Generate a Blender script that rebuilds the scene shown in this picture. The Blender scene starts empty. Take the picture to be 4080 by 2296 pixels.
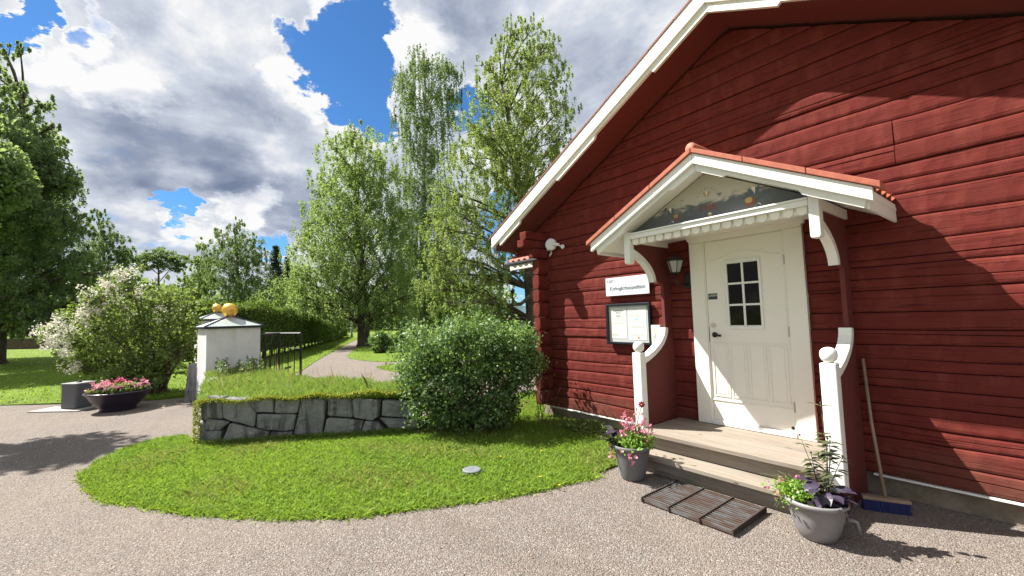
import bpy, math, random
import numpy as np
from mathutils import Vector, Matrix
random.seed(7); rng = np.random.default_rng(7)
sc = bpy.context.scene
COL = sc.collection

# ------------------------------------------------------------------ camera
YAW, PIT, ROL = 0.90144, 0.06869, -0.02936
CAM = np.array([2.08226, -4.92068, 1.65254])
FPX = 1698.809 / 1.58385            # focal length in units of a 2576 px wide picture
F_ = np.array([-math.sin(YAW) * math.cos(PIT), math.cos(YAW) * math.cos(PIT), math.sin(PIT)])
R0 = np.array([math.cos(YAW), math.sin(YAW), 0.0]); U0 = np.cross(R0, F_)
R_ = R0 * math.cos(ROL) + U0 * math.sin(ROL); U_ = -R0 * math.sin(ROL) + U0 * math.cos(ROL)
cd = bpy.data.cameras.new('camera'); cam = bpy.data.objects.new('camera', cd); COL.objects.link(cam)
cd.sensor_width = 36.0; cd.lens = 1698.809 * 36 / 4080; cd.clip_start = 0.05; cd.clip_end = 6000
cam.matrix_world = Matrix([[R_[0], U_[0], -F_[0], CAM[0]], [R_[1], U_[1], -F_[1], CAM[1]], [R_[2], U_[2], -F_[2], CAM[2]], [0, 0, 0, 1]])
sc.camera = cam

def pdir(px, py):
    return F_ + R_ * (px - 1288) / FPX - U_ * (py - 724.8) / FPX
def gnd(px, py, z=0.0):
    d = pdir(px, py); t = (z - CAM[2]) / d[2]; return CAM + t * d
def at(px, py, depth):
    return CAM + pdir(px, py) * depth
def onplane(px, py, p0, n):
    d = pdir(px, py); n = np.array(n, float); return CAM + d * (((np.array(p0) - CAM) @ n) / (d @ n))

# ------------------------------------------------------------------ sun, exposure
SUN = np.array([1.56, 1.0, -2.24]); SUN /= np.linalg.norm(SUN)
sl = bpy.data.lights.new('sun', 'SUN'); so = bpy.data.objects.new('sun', sl); COL.objects.link(so)
sl.energy = 5.0; sl.angle = math.radians(0.53); sl.color = (1.0, 0.955, 0.88)
so.rotation_euler = Vector(SUN).to_track_quat('-Z', 'Y').to_euler(); so.location = (-20, -14, 30)
sc.view_settings.view_transform = 'Standard'; sc.view_settings.look = 'None'
sc.view_settings.exposure = 1.40; sc.view_settings.gamma = 1.0
sc.cycles.max_bounces = 6; sc.cycles.diffuse_bounces = 3; sc.cycles.glossy_bounces = 2
sc.cycles.transmission_bounces = 3; sc.cycles.transparent_max_bounces = 4
sc.cycles.sample_clamp_indirect = 4.0

# ------------------------------------------------------------------ node helpers
class NT:
    def __init__(s, tree): s.t = tree; s.n = tree.nodes; s.l = tree.links
    def new(s, ty, **kw):
        n = s.n.new(ty)
        for k, v in kw.items():
            if k == 'ins':
                for kk, vv in v.items():
                    if isinstance(vv, bpy.types.NodeSocket): s.l.new(vv, n.inputs[kk])
                    else: n.inputs[kk].default_value = vv
            else: setattr(n, k, v)
        return n
    def math(s, op, a, b=0.0, c=None, clamp=False):
        n = s.new('ShaderNodeMath', operation=op, use_clamp=clamp)
        for i, v in enumerate((a, b) if c is None else (a, b, c)):
            if isinstance(v, bpy.types.NodeSocket): s.l.new(v, n.inputs[i])
            else: n.inputs[i].default_value = v
        return n.outputs[0]
    def vmath(s, op, a, b=(0, 0, 0), scale=None):
        n = s.new('ShaderNodeVectorMath', operation=op)
        for i, v in enumerate((a, b)):
            if isinstance(v, bpy.types.NodeSocket): s.l.new(v, n.inputs[i])
            else: n.inputs[i].default_value = v
        if scale is not None:
            if isinstance(scale, bpy.types.NodeSocket): s.l.new(scale, n.inputs['Scale'])
            else: n.inputs['Scale'].default_value = scale
        return n.outputs['Value'] if op in ('DOT_PRODUCT', 'LENGTH') else n.outputs[0]
    def noise(s, vec, scale, detail=4, rough=0.55, dist=0.0, color=False):
        n = s.new('ShaderNodeTexNoise', ins={'Scale': scale, 'Detail': detail, 'Roughness': rough, 'Distortion': dist})
        if vec is not None: s.l.new(vec, n.inputs['Vector'])
        return n.outputs['Color'] if color else n.outputs[0]
    def maprange(s, v, a, b, c=0.0, d=1.0, smooth=True):
        n = s.new('ShaderNodeMapRange', interpolation_type='SMOOTHSTEP' if smooth else 'LINEAR')
        s.l.new(v, n.inputs[0])
        for i, x in enumerate((a, b, c, d)): n.inputs[i + 1].default_value = x
        return n.outputs[0]
    def mix(s, f, a, b, mode='MIX'):
        n = s.new('ShaderNodeMix', data_type='RGBA', blend_type=mode)
        for i, v in ((0, f), (6, a), (7, b)):
            if isinstance(v, bpy.types.NodeSocket): s.l.new(v, n.inputs[i])
            else: n.inputs[i].default_value = v if i == 0 else (*v[:3], 1.0)
        return n.outputs[2]

# ------------------------------------------------------------------ world: sky with broken cumulus
world = bpy.data.worlds.new('World'); sc.world = world; world.use_nodes = True
world.node_tree.nodes.clear(); W = NT(world.node_tree)
sky = W.new('ShaderNodeTexSky', sky_type='NISHITA', sun_disc=False, altitude=200, air_density=1.0, dust_density=0.1, ozone_density=4.0)
sky.sun_elevation = math.asin(-SUN[2]); sky.sun_rotation = math.atan2(-SUN[0], -SUN[1]) % (2 * math.pi)
bgs = W.new('ShaderNodeBackground', ins={'Strength': 0.05})
W.l.new(W.mix(1.0, sky.outputs[0], (0.50, 0.84, 1.10), 'MULTIPLY'), bgs.inputs['Color'])
tc = W.new('ShaderNodeTexCoord'); D = W.vmath('NORMALIZE', tc.outputs['Generated'])
sep = W.new('ShaderNodeSeparateXYZ'); W.l.new(D, sep.inputs[0])
den = W.math('ADD', W.math('MAXIMUM', sep.outputs[2], 0.0), 0.33)
pl = W.vmath('SCALE', D, scale=W.math('DIVIDE', 1.0, den))
warpc = W.noise(pl, 2.6, 3, 0.6, color=True)
warp = W.vmath('SUBTRACT', warpc, (0.5, 0.5, 0.5))
finec = W.noise(pl, 9.0, 5, 0.65, color=True)
fine = W.vmath('SUBTRACT', finec, (0.5, 0.5, 0.5))
Dw = W.vmath('NORMALIZE', W.vmath('ADD', W.vmath('ADD', D, W.vmath('SCALE', warp, scale=0.16)), W.vmath('SCALE', fine, scale=0.13)))
Ds = W.vmath('NORMALIZE', W.vmath('ADD', W.vmath('ADD', D, W.vmath('SCALE', warp, scale=0.20)), W.vmath('SCALE', fine, scale=0.05)))
def blobs(lst, vec):
    acc = None
    for (x, y, r, wgt) in lst:
        c = pdir(x, y); c = c / np.linalg.norm(c)
        c2 = pdir(x + r, y); c2 = c2 / np.linalg.norm(c2); cr = float(c @ c2)
        g = W.math('MULTIPLY', W.maprange(W.vmath('DOT_PRODUCT', vec, tuple(c)), cr, 1 - (1 - cr) * 0.15), wgt)
        acc = g if acc is None else W.math('ADD', acc, g)
    return acc
HOLES = [(925, 10, 85, 1), (880, 90, 105, 1), (800, 160, 95, 1), (905, 190, 115, 1), (900, 270, 85, 1), (965, 320, 75, .9), (700, 115, 45, .6),
         (50, 55, 75, .9), (90, 10, 60, .8), (215, 85, 60, .6), (435, 505, 60, 1), (290, 60, 50, .4), (1270, 560, 110, .8), (1310, 700, 70, .7),
         (470, 555, 30, .4), (1180, 300, 60, .6), (690, 620, 50, .6), (1325, 755, 60, .5)]
hole = blobs(HOLES, Dw)
n1 = W.noise(pl, 2.1, 9, 0.58, 0.3); n2 = W.noise(pl, 5.5, 8, 0.6, 0.2)
dens = W.math('ADD', W.math('MULTIPLY', n1, 0.9), W.math('MULTIPLY', n2, 0.45))
dens = W.math('SUBTRACT', W.math('ADD', dens, 0.17), W.math('MULTIPLY', hole, 0.66))
# everywhere outside the picture the cover goes on as broken cloud
alpha = W.maprange(dens, 0.47, 0.74)
GREYK = 0.70
GREY = [(430, 400, 170, .62), (560, 450, 120, .65), (240, 380, 150, .42), (330, 520, 130, .35), (730, 525, 110, .75), (620, 320, 110, .45), (870, 330, 60, .25),
        (200, 440, 150, .30), (700, 60, 120, .30), (1180, 110, 130, .40), (1290, 60, 120, .30), (1500, 160, 160, .25), (480, 620, 120, .45), (260, 600, 110, .35),
        (520, 180, 110, .22), (760, 260, 60, .3), (380, 330, 110, .25)]
grey = blobs(GREY, Ds)
WHITE = [(150, 175, 90, .35), (330, 250, 110, .40), (430, 140, 120, .22), (780, 250, 75, .45), (825, 50, 80, .5), (590, 525, 90, .5), (1050, 110, 85, .40), (470, 590, 70, .3), (880, 325, 55, .4), (240, 110, 80, .3), (700, 200, 60, .3), (500, 480, 60, .2)]
white_ = blobs(WHITE, Dw)
sunoff = W.vmath('SUBTRACT', pl, (float(-SUN[0]) * -0.10, float(-SUN[1]) * -0.10, 0.0))
n3 = W.noise(sunoff, 2.1, 9, 0.58, 0.3)
rel = W.math('SUBTRACT', n1, n3)
edge = W.maprange(dens, 0.55, 1.05)                        # thick cores darker than thin lit rims
soft = W.noise(pl, 3.4, 6, 0.55, 0.5)
br = W.math('SUBTRACT', 1.06, W.math('MULTIPLY', edge, 0.30))
br = W.math('SUBTRACT', br, W.math('MULTIPLY', W.math('MULTIPLY', grey, GREYK), W.math('ADD', W.math('MULTIPLY', soft, 0.9), 0.12)))
br = W.math('ADD', br, W.math('MULTIPLY', rel, 1.6))
br = W.math('ADD', br, W.math('MULTIPLY', W.math('SUBTRACT', n2, 0.5), 1.15))
br = W.math('ADD', br, W.math('MULTIPLY', white_, W.math('ADD', 0.15, W.math('MULTIPLY', soft, 1.1))))
shade = W.maprange(br, 0.18, 1.05, 0.0, 1.0, smooth=False)
ramp = W.new('ShaderNodeValToRGB'); W.l.new(shade, ramp.inputs[0])
el = ramp.color_ramp.elements
el[0].position = 0.0; el[0].color = (0.19, 0.24, 0.36, 1); el[1].position = 1.0; el[1].color = (1.0, 1.0, 1.0, 1)
e = el.new(0.35); e.color = (0.33, 0.38, 0.50, 1); e = el.new(0.72); e.color = (0.64, 0.69, 0.79, 1)
bgc = W.new('ShaderNodeBackground', ins={'Strength': 0.37}); W.l.new(ramp.outputs[0], bgc.inputs['Color'])
ms = W.new('ShaderNodeMixShader'); W.l.new(alpha, ms.inputs[0]); W.l.new(bgs.outputs[0], ms.inputs[1]); W.l.new(bgc.outputs[0], ms.inputs[2])
wo = W.new('ShaderNodeOutputWorld'); W.l.new(ms.outputs[0], wo.inputs[0])
world.cycles.sampling_method = 'MANUAL'; world.cycles.sample_map_resolution = 512

# ------------------------------------------------------------------ materials
MATS = {}
def mat(name, fn):
    if name not in MATS:
        m = bpy.data.materials.new(name); m.use_nodes = True; t = NT(m.node_tree)
        b = m.node_tree.nodes['Principled BSDF']; fn(t, b); MATS[name] = m
    return MATS[name]
def setb(t, b, key, v):
    if isinstance(v, bpy.types.NodeSocket): t.l.new(v, b.inputs[key])
    else: b.inputs[key].default_value = (*v[:3], 1.0) if key == 'Base Color' else v
def objco(t): return t.new('ShaderNodeTexCoord').outputs['Object']
def geoco(t): return t.new('ShaderNodeNewGeometry').outputs['Position']
def stretch(t, v, s): return t.vmath('MULTIPLY', v, s)
def bump(t, b, h, strength=0.5, dist=0.01):
    n = t.new('ShaderNodeBump', ins={'Height': h, 'Strength': strength, 'Distance': dist}); t.l.new(n.outputs[0], b.inputs['Normal'])

def m_simple(name, col, rough=0.6, metal=0.0, var=0.10, scale=8.0, bstr=0.15, bdist=0.004, spec=0.5):
    def f(t, b):
        co = geoco(t); n = t.noise(co, scale, 5, 0.6)
        k = t.maprange(n, 0.3, 0.7, 1 - var, 1 + var, False)
        setb(t, b, 'Base Color', t.mix(1.0, col, t.vmath('SCALE', (1, 1, 1), scale=k), 'MULTIPLY'))
        setb(t, b, 'Roughness', rough); setb(t, b, 'Metallic', metal); b.inputs['Specular IOR Level'].default_value = spec
        bump(t, b, t.noise(co, scale * 9, 3, 0.6), bstr, bdist)
    return mat(name, f)

def f_log(t, b):
    co = geoco(t); info = t.new('ShaderNodeObjectInfo')
    co = t.vmath('ADD', co, t.vmath('SCALE', (7.0, 3.0, 5.0), scale=info.outputs['Random']))
    vor = t.new('ShaderNodeTexVoronoi', ins={'Scale': 1.0, 'Randomness': 0.9}); t.l.new(t.vmath('ADD', stretch(t, co, (9, 9, 7)), t.vmath('SCALE', t.noise(co, 3, 2, color=True), scale=0.7)), vor.inputs['Vector'])
    grain = t.noise(stretch(t, co, (3, 40, 60)), 1.0, 5, 0.65, 0.6)
    big = t.noise(co, 2.2, 4, 0.6)
    c = t.mix(t.maprange(grain, 0.3, 0.7), (0.114, 0.0215, 0.0175), (0.160, 0.0315, 0.0250))
    c = t.mix(t.maprange(big, 0.35, 0.7, 0, 0.65), c, (0.124, 0.0270, 0.0220))
    c = t.mix(t.math('MULTIPLY', t.maprange(t.noise(stretch(t, co, (7, 7, 2)), 1, 3), 0.50, 0.64), 0.35), c, (0.205, 0.050, 0.038))
    c = t.mix(t.math('MULTIPLY', vor.outputs['Color'] if False else t.maprange(vor.outputs['Distance'], 0.2, 0.75), 0.22), c, (0.10, 0.0135, 0.011))
    c = t.mix(t.maprange(t.noise(stretch(t, co, (1.2, 60, 34)), 1.0, 4, 0.5, 1.2), 0.655, 0.69, 0, 0.7), c, (0.040, 0.010, 0.008))
    sz_ = t.new('ShaderNodeSeparateXYZ'); t.l.new(geoco(t), sz_.inputs[0])
    c = t.mix(t.math('MULTIPLY', t.maprange(sz_.outputs[2], 0.62, 0.18), t.maprange(big, 0.3, 0.65, 0.15, 0.75)), c, (0.135, 0.060, 0.042))
    setb(t, b, 'Base Color', c); setb(t, b, 'Roughness', 0.88); b.inputs['Specular IOR Level'].default_value = 0.10
    h = t.math('ADD', t.math('MULTIPLY', grain, 0.45), t.math('MULTIPLY', vor.outputs['Distance'], 1.1))
    h = t.math('SUBTRACT', h, t.math('MULTIPLY', t.maprange(t.noise(stretch(t, co, (1.2, 60, 34)), 1.0, 4, 0.5, 1.2), 0.63, 0.69), 0.8))
    bump(t, b, h, 0.70, 0.010)
M_LOG = mat('falu_red_log', f_log)
def f_redboard(t, b):
    co = geoco(t); g = t.noise(stretch(t, co, (40, 40, 2.5)), 1.0, 4, 0.6, 0.3)
    setb(t, b, 'Base Color', t.mix(g, (0.098, 0.0170, 0.0140), (0.142, 0.0250, 0.0195))); setb(t, b, 'Roughness', 0.8)
    bump(t, b, g, 0.4, 0.004)
M_RED = mat('falu_red_board', f_redboard)
def white(name, col, dirt=0.12):
    def f(t, b):
        co = geoco(t); g = t.noise(stretch(t, co, (1, 1, 1)), 3.5, 6, 0.65); s = t.noise(stretch(t, co, (30, 30, 30)), 1, 4, 0.6)
        c = t.mix(t.maprange(g, 0.45, 0.75, 0, dirt), col, (col[0] * .72, col[1] * .70, col[2] * .62))
        c = t.mix(t.maprange(s, 0.66, 0.74, 0, 0.35), c, (0.34, 0.32, 0.27))
        setb(t, b, 'Base Color', c); setb(t, b, 'Roughness', 0.45)
        bump(t, b, t.math('ADD', s, t.noise(stretch(t, co, (90, 90, 90)), 1, 2)), 0.18, 0.003)
    return mat(name, f)
M_WHITE = white('white_painted_wood', (0.78, 0.78, 0.74), 0.22); M_CREAM = white('cream_white_painted_wood', (0.80, 0.775, 0.69), 0.06)
def f_worn(t, b):
    co = geoco(t); s = t.noise(stretch(t, co, (6, 6, 45)), 1, 5, 0.7, 0.4); g = t.noise(co, 1.7, 4)
    c = t.mix(t.maprange(g, 0.3, 0.7), (0.74, 0.73, 0.66), (0.80, 0.80, 0.76))
    c = t.mix(t.maprange(s, 0.60, 0.66, 0, 0.7), c, (0.42, 0.42, 0.38))
    setb(t, b, 'Base Color', c); setb(t, b, 'Roughness', 0.6); bump(t, b, s, 0.5, 0.004)
M_WORN = mat('weathered_white_board', f_worn)
def f_deck(t, b):
    co = geoco(t); info = t.new('ShaderNodeObjectInfo')
    co = t.vmath('ADD', co, t.vmath('SCALE', (5.0, 9.0, 3.0), scale=info.outputs['Random']))
    g = t.noise(stretch(t, co, (2.2, 55, 55)), 1.0, 6, 0.68, 0.8); k = t.noise(stretch(t, co, (2, 9, 9)), 1.0, 4, 0.6)
    c = t.mix(t.maprange(g, 0.28, 0.72), (0.135, 0.110, 0.085), (0.30, 0.25, 0.198))
    c = t.mix(t.maprange(k, 0.4, 0.75, 0, 0.7), c, (0.22, 0.205, 0.185))
    c = t.mix(t.math('MULTIPLY', info.outputs['Random'], 0.35), c, (0.33, 0.28, 0.22))
    kn = t.new('ShaderNodeTexVoronoi', ins={'Scale': 1.0}); t.l.new(stretch(t, co, (2.2, 8, 8)), kn.inputs['Vector'])
    c = t.mix(t.maprange(kn.outputs['Distance'], 0.09, 0.05), c, (0.07, 0.05, 0.035))
    setb(t, b, 'Base Color', c); setb(t, b, 'Roughness', 0.85); bump(t, b, g, 0.6, 0.004)
M_DECK = mat('weathered_deck_wood', f_deck)
def f_tile(t, b):
    co = geoco(t); info = t.new('ShaderNodeObjectInfo'); n = t.noise(co, 14, 5, 0.65)
    c = t.mix(t.maprange(n, 0.3, 0.7), (0.34, 0.085, 0.045), (0.47, 0.14, 0.075)); c = t.mix(t.math('MULTIPLY', info.outputs['Random'], 0.4), c, (0.29, 0.07, 0.045))
    setb(t, b, 'Base Color', c); setb(t, b, 'Roughness', 0.7); bump(t, b, n, 0.3, 0.004)
M_TILE = mat('clay_roof_tile', f_tile)
def f_stone(t, b):
    co = geoco(t); info = t.new('ShaderNodeObjectInfo'); co2 = t.vmath('ADD', co, t.vmath('SCALE', (9.0, 4.0, 6.0), scale=info.outputs['Random']))
    n = t.noise(co2, 5, 8, 0.65); f = t.noise(co2, 60, 4, 0.7)
    c = t.mix(t.maprange(n, 0.3, 0.7), (0.120, 0.122, 0.125), (0.23, 0.23, 0.235)); c = t.mix(t.maprange(f, 0.35, 0.7, 0, 0.5), c, (0.26, 0.26, 0.26))
    st = t.noise(stretch(t, co2, (7, 7, 1.0)), 1.0, 5, 0.6); c = t.mix(t.maprange(st, 0.50, 0.62, 0, 0.8), c, (0.045, 0.045, 0.045))
    li = t.noise(co2, 15, 5, 0.6); c = t.mix(t.maprange(li, 0.62, 0.70, 0, 0.7), c, (0.30, 0.32, 0.27))
    setb(t, b, 'Base Color', c); setb(t, b, 'Roughness', 0.88)
    bump(t, b, t.math('ADD', n, t.math('MULTIPLY', f, 0.3)), 1.0, 0.035)
M_STONE = mat('dark_granite', f_stone)
def f_plaster(t, b):
    co = geoco(t); n = t.noise(co, 2.3, 6, 0.65); c = t.mix(t.maprange(n, 0.35, 0.7), (0.56, 0.56, 0.57), (0.66, 0.66, 0.66))
    p = t.noise(co, 3.1, 4, 0.5, 1.0); c = t.mix(t.maprange(p, 0.66, 0.675), c, (0.50, 0.50, 0.51))
    st = t.noise(stretch(t, co, (8, 8, 0.8)), 1.0, 4, 0.6); sepz = t.new('ShaderNodeSeparateXYZ'); t.l.new(co, sepz.inputs[0])
    al = t.math('MULTIPLY', t.maprange(st, 0.52, 0.72), t.maprange(sepz.outputs[2], 0.9, 1.65)); c = t.mix(t.math('MULTIPLY', al, 0.6), c, (0.42, 0.46, 0.28))
    low = t.maprange(sepz.outputs[2], 0.5, 0.0, 0, 0.45); c = t.mix(low, c, (0.40, 0.38, 0.33))
    setb(t, b, 'Base Color', c); setb(t, b, 'Roughness', 0.85); bump(t, b, t.noise(co, 40, 5, 0.7), 0.35, 0.01)
M_PLAST = mat('whitewashed_plaster', f_plaster)
def f_found(t, b):
    co = geoco(t); n = t.noise(co, 4, 7, 0.7); c = t.mix(t.maprange(n, 0.3, 0.7), (0.15, 0.12, 0.085), (0.29, 0.245, 0.185))
    setb(t, b, 'Base Color', c); setb(t, b, 'Roughness', 0.92); bump(t, b, n, 0.9, 0.03)
M_FOUND = mat('foundation_render', f_found)
def f_gravel(t, b):
    co = geoco(t)
    v = t.new('ShaderNodeTexVoronoi', ins={'Scale': 95.0, 'Randomness': 1.0}); t.l.new(co, v.inputs['Vector'])
    v2 = t.new('ShaderNodeTexVoronoi', ins={'Scale': 125.0}); t.l.new(co, v2.inputs['Vector'])
    sp = t.new('ShaderNodeSeparateColor'); t.l.new(v.outputs['Color'], sp.inputs[0])
    c = t.mix(sp.outputs[0], (0.145, 0.126, 0.112), (0.335, 0.300, 0.270)); c = t.mix(t.maprange(sp.outputs[1], 0.80, 0.95), c, (0.44, 0.40, 0.375))
    c = t.mix(t.maprange(sp.outputs[2], 0.72, 0.9, 0, 0.7), c, (0.22, 0.145, 0.115))
    c = t.mix(t.maprange(v.outputs['Distance'], 0.25, 0.62, 0, 0.55), c, (0.065, 0.055, 0.05))
    big = t.noise(co, 0.55, 5, 0.6); c = t.mix(t.maprange(big, 0.35, 0.7, 0, 0.32), c, (0.255, 0.205, 0.155))
    trk = t.noise(stretch(t, t.vmath('ADD', co, t.vmath('SCALE', t.noise(co, .4, 2, color=True), scale=1.5)), (.35, 1.5, 1)), 1.0, 4, 0.6); c = t.mix(t.maprange(trk, 0.52, 0.74, 0, 0.28), c, (0.105, 0.085, 0.068))
    med = t.noise(co, 3.3, 5, 0.65); c = t.mix(t.maprange(med, 0.55, 0.75, 0, 0.30), c, (0.12, 0.098, 0.08))
    setb(t, b, 'Base Color', c); setb(t, b, 'Roughness', 0.9); b.inputs['Specular IOR Level'].default_value = 0.2
    h = t.math('ADD', t.math('MULTIPLY', v.outputs['Distance'], -1.0), t.math('MULTIPLY', v2.outputs['Distance'], -0.4))
    h = t.math('ADD', h, t.math('MULTIPLY', med, 2.0)); bump(t, b, h, 1.0, 0.010)
M_GRAVEL = mat('pinkish_grey_gravel', f_gravel)
def f_lawn(t, b):
    co = geoco(t); n = t.noise(co, 1.1, 5, 0.6); f = t.noise(co, 38, 6, 0.7); m = t.noise(co, 6, 5, 0.65)
    c = t.mix(t.maprange(f, 0.3, 0.7), (0.050, 0.085, 0.010), (0.160, 0.235, 0.026)); c = t.mix(t.maprange(n, 0.35, 0.7, 0, 0.5), c, (0.15, 0.235, 0.022))
    c = t.mix(t.maprange(m, 0.58, 0.75, 0, 0.5), c, (0.21, 0.23, 0.06)); c = t.mix(t.maprange(t.noise(co, 2.6, 5, 0.7), 0.62, 0.70, 0, 0.7), c, (0.13, 0.10, 0.05))
    setb(t, b, 'Base Color', c); setb(t, b, 'Roughness', 0.9); b.inputs['Specular IOR Level'].default_value = 0.15
    bump(t, b, t.math('ADD', f, t.math('MULTIPLY', m, 0.6)), 1.0, 0.03)
M_LAWN = mat('short_lawn', f_lawn)
M_SOIL = m_simple('dark_soil', (0.045, 0.032, 0.022), 0.95, var=0.4, scale=20, bstr=0.8, bdist=0.01)
def leafmat(name, c1, c2, trans=0.35, rough=0.45, tcol=None, spec=0.4):
    def f(t, b):
        g = t.new('ShaderNodeNewGeometry'); r = g.outputs['Random Per Island']
        n = t.noise(g.outputs['Position'], 0.7, 3, 0.6)
        k = t.math('ADD', t.math('MULTIPLY', r, 0.75), t.math('MULTIPLY', n, 0.25))
        c = t.mix(k, c1, c2); setb(t, b, 'Base Color', c); setb(t, b, 'Roughness', rough); b.inputs['Specular IOR Level'].default_value = spec
        tr = t.new('ShaderNodeBsdfTranslucent'); tc_ = tcol or (min(1, c2[0] * 1.5), min(1, c2[1] * 1.5), c2[2] * 0.8)
        t.l.new(t.mix(k, tuple(x * .7 for x in tc_), tc_), tr.inputs[0])
        mx = t.new('ShaderNodeMixShader', ins={0: trans}); t.l.new(b.outputs[0], mx.inputs[1]); t.l.new(tr.outputs[0], mx.inputs[2])
        out = [x for x in t.n if x.type == 'OUTPUT_MATERIAL'][0]; t.l.new(mx.outputs[0], out.inputs[0])
    return mat(name, f)
L_BIRCH = leafmat('birch_leaves', (0.110, 0.170, 0.075), (0.255, 0.345, 0.150), 0.45, 0.7, spec=.12)
L_WEEP = leafmat('weeping_birch_leaves', (0.070, 0.120, 0.060), (0.175, 0.250, 0.115), 0.38, 0.7, spec=.12)
L_YEL = leafmat('yellow_green_leaves', (0.115, 0.172, 0.066), (0.265, 0.345, 0.140), 0.42, 0.7, spec=.12)
L_DARK = leafmat('dark_tree_leaves', (0.110, 0.165, 0.105), (0.235, 0.315, 0.180), 0.5, 0.7, spec=.12)
L_MID = leafmat('mid_green_leaves', (0.080, 0.125, 0.070), (0.170, 0.240, 0.120), 0.42, 0.7, spec=.12)
L_BUSH = leafmat('shrub_leaves', (0.060, 0.115, 0.040), (0.170, 0.270, 0.100), 0.32, 0.5, spec=0.3)
L_LILAC = leafmat('lilac_leaves', (0.075, 0.120, 0.034), (0.205, 0.275, 0.085), 0.35, 0.6, spec=.2)
L_HEDGE = leafmat('hedge_sprays', (0.050, 0.095, 0.016), (0.150, 0.235, 0.036), 0.25, 0.6)
L_GRASS = leafmat('grass_blades', (0.090, 0.165, 0.022), (0.275, 0.400, 0.075), 0.35, 0.7, spec=.2)
L_TALL = leafmat('tall_grass_blades', (0.10, 0.18, 0.035), (0.27, 0.38, 0.10), 0.35, 0.5)
L_STRAW = leafmat('dry_seed_stalks', (0.25, 0.19, 0.10), (0.45, 0.38, 0.22), 0.2, 0.7)
L_MOSS = leafmat('yellow_moss', (0.16, 0.21, 0.02), (0.36, 0.38, 0.05), 0.2, 0.8)
L_PURPLE = leafmat('purple_black_leaves', (0.020, 0.014, 0.026), (0.060, 0.045, 0.085), 0.05, 0.35, (0.10, 0.02, 0.05), 0.6)
L_LIME = leafmat('lime_leaves', (0.10, 0.20, 0.03), (0.26, 0.42, 0.07), 0.3, 0.4)
L_BRONZE = leafmat('bronze_green_leaves', (0.050, 0.065, 0.030), (0.110, 0.125, 0.050), 0.15, 0.4)
L_PINK = leafmat('pink_petals', (0.55, 0.16, 0.25), (0.85, 0.42, 0.48), 0.3, 0.6, (0.9, 0.4, 0.5))
L_WHITEFL = leafmat('white_blossom', (0.55, 0.53, 0.42), (0.82, 0.80, 0.70), 0.3, 0.7, (0.85, 0.82, 0.7))
L_MAGENTA = leafmat('dark_red_petals', (0.16, 0.004, 0.035), (0.30, 0.010, 0.06), 0.2, 0.5, (0.4, 0.01, 0.08))
def f_bark(t, b):
    co = geoco(t); n = t.noise(stretch(t, co, (9, 9, 2)), 1, 6, 0.7); setb(t, b, 'Base Color', t.mix(t.maprange(n, .3, .7), (0.035, 0.028, 0.022), (0.115, 0.095, 0.075)))
    setb(t, b, 'Roughness', 0.95); bump(t, b, n, 1.0, 0.05)
M_BARK = mat('dark_bark', f_bark)
def f_birchbark(t, b):
    co = geoco(t); n = t.noise(stretch(t, co, (3, 3, 14)), 1, 5, 0.7); m = t.noise(co, 2.5, 5, 0.6)
    c = t.mix(t.maprange(n, 0.50, 0.60), (0.58, 0.55, 0.50), (0.05, 0.045, 0.04)); c = t.mix(t.maprange(m, 0.55, 0.7, 0, .8), c, (0.16, 0.14, 0.12))
    setb(t, b, 'Base Color', c); setb(t, b, 'Roughness', 0.85); bump(t, b, n, 0.7, 0.03)
M_BIRCH = mat('birch_bark', f_birchbark)
def f_pot(t, b):
    co = geoco(t); v = t.noise(co, 45, 3, 0.5, 1.5); setb(t, b, 'Base Color', t.mix(t.noise(co, 7, 4), (0.095, 0.095, 0.10), (0.17, 0.17, 0.175)))
    setb(t, b, 'Roughness', 0.65); bump(t, b, v, 0.8, 0.006)
M_POT = mat('textured_grey_plastic_pot', f_pot)
M_POT2 = m_simple('smooth_grey_pot', (0.21, 0.20, 0.20), 0.45, bstr=0.1)
M_BOWL = m_simple('dark_plum_glazed_bowl', (0.022, 0.014, 0.030), 0.30)
M_IRON = m_simple('black_iron', (0.012, 0.012, 0.012), 0.45, 0.3, var=0.3)
def f_rust(t, b):
    co = geoco(t); n = t.noise(stretch(t, co, (5, 30, 30)), 1, 6, 0.7); c = t.mix(t.maprange(n, 0.42, 0.62), (0.080, 0.048, 0.036), (0.125, 0.130, 0.132))
    setb(t, b, 'Base Color', c); setb(t, b, 'Roughness', 0.75); setb(t, b, 'Metallic', 0.15); bump(t, b, n, 0.5, 0.003)
M_RUST = mat('rusty_galvanised_steel', f_rust)
M_GOLD = m_simple('gilded_metal', (0.78, 0.46, 0.09), 0.38, 0.75, var=0.15, scale=5, bstr=0.05)
M_CAP = m_simple('pale_green_sheet_metal', (0.42, 0.47, 0.46), 0.35, 0.3)
M_CAPEDGE = m_simple('blue_black_sheet_metal', (0.018, 0.025, 0.035), 0.4, 0.3)
def f_glass(t, b):
    co = geoco(t); n = t.noise(co, 5, 4); setb(t, b, 'Base Color', t.mix(t.maprange(n, .5, .7, 0, .8), (0.006, 0.005, 0.004), (0.022, 0.018, 0.012))); setb(t, b, 'Roughness', 0.08)
    b.inputs['Specular IOR Level'].default_value = 0.12
M_GLASS = mat('dark_window_glass', f_glass)
def f_lglass(t, b):
    setb(t, b, 'Base Color', (0.42, 0.42, 0.40)); setb(t, b, 'Roughness', 0.15); b.inputs['Alpha'].default_value = 0.75
M_LGLASS = mat('hazy_lantern_glass', f_lglass)
M_STEEL = m_simple('satin_steel', (0.45, 0.45, 0.44), 0.3, 0.9, var=.05)
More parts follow.
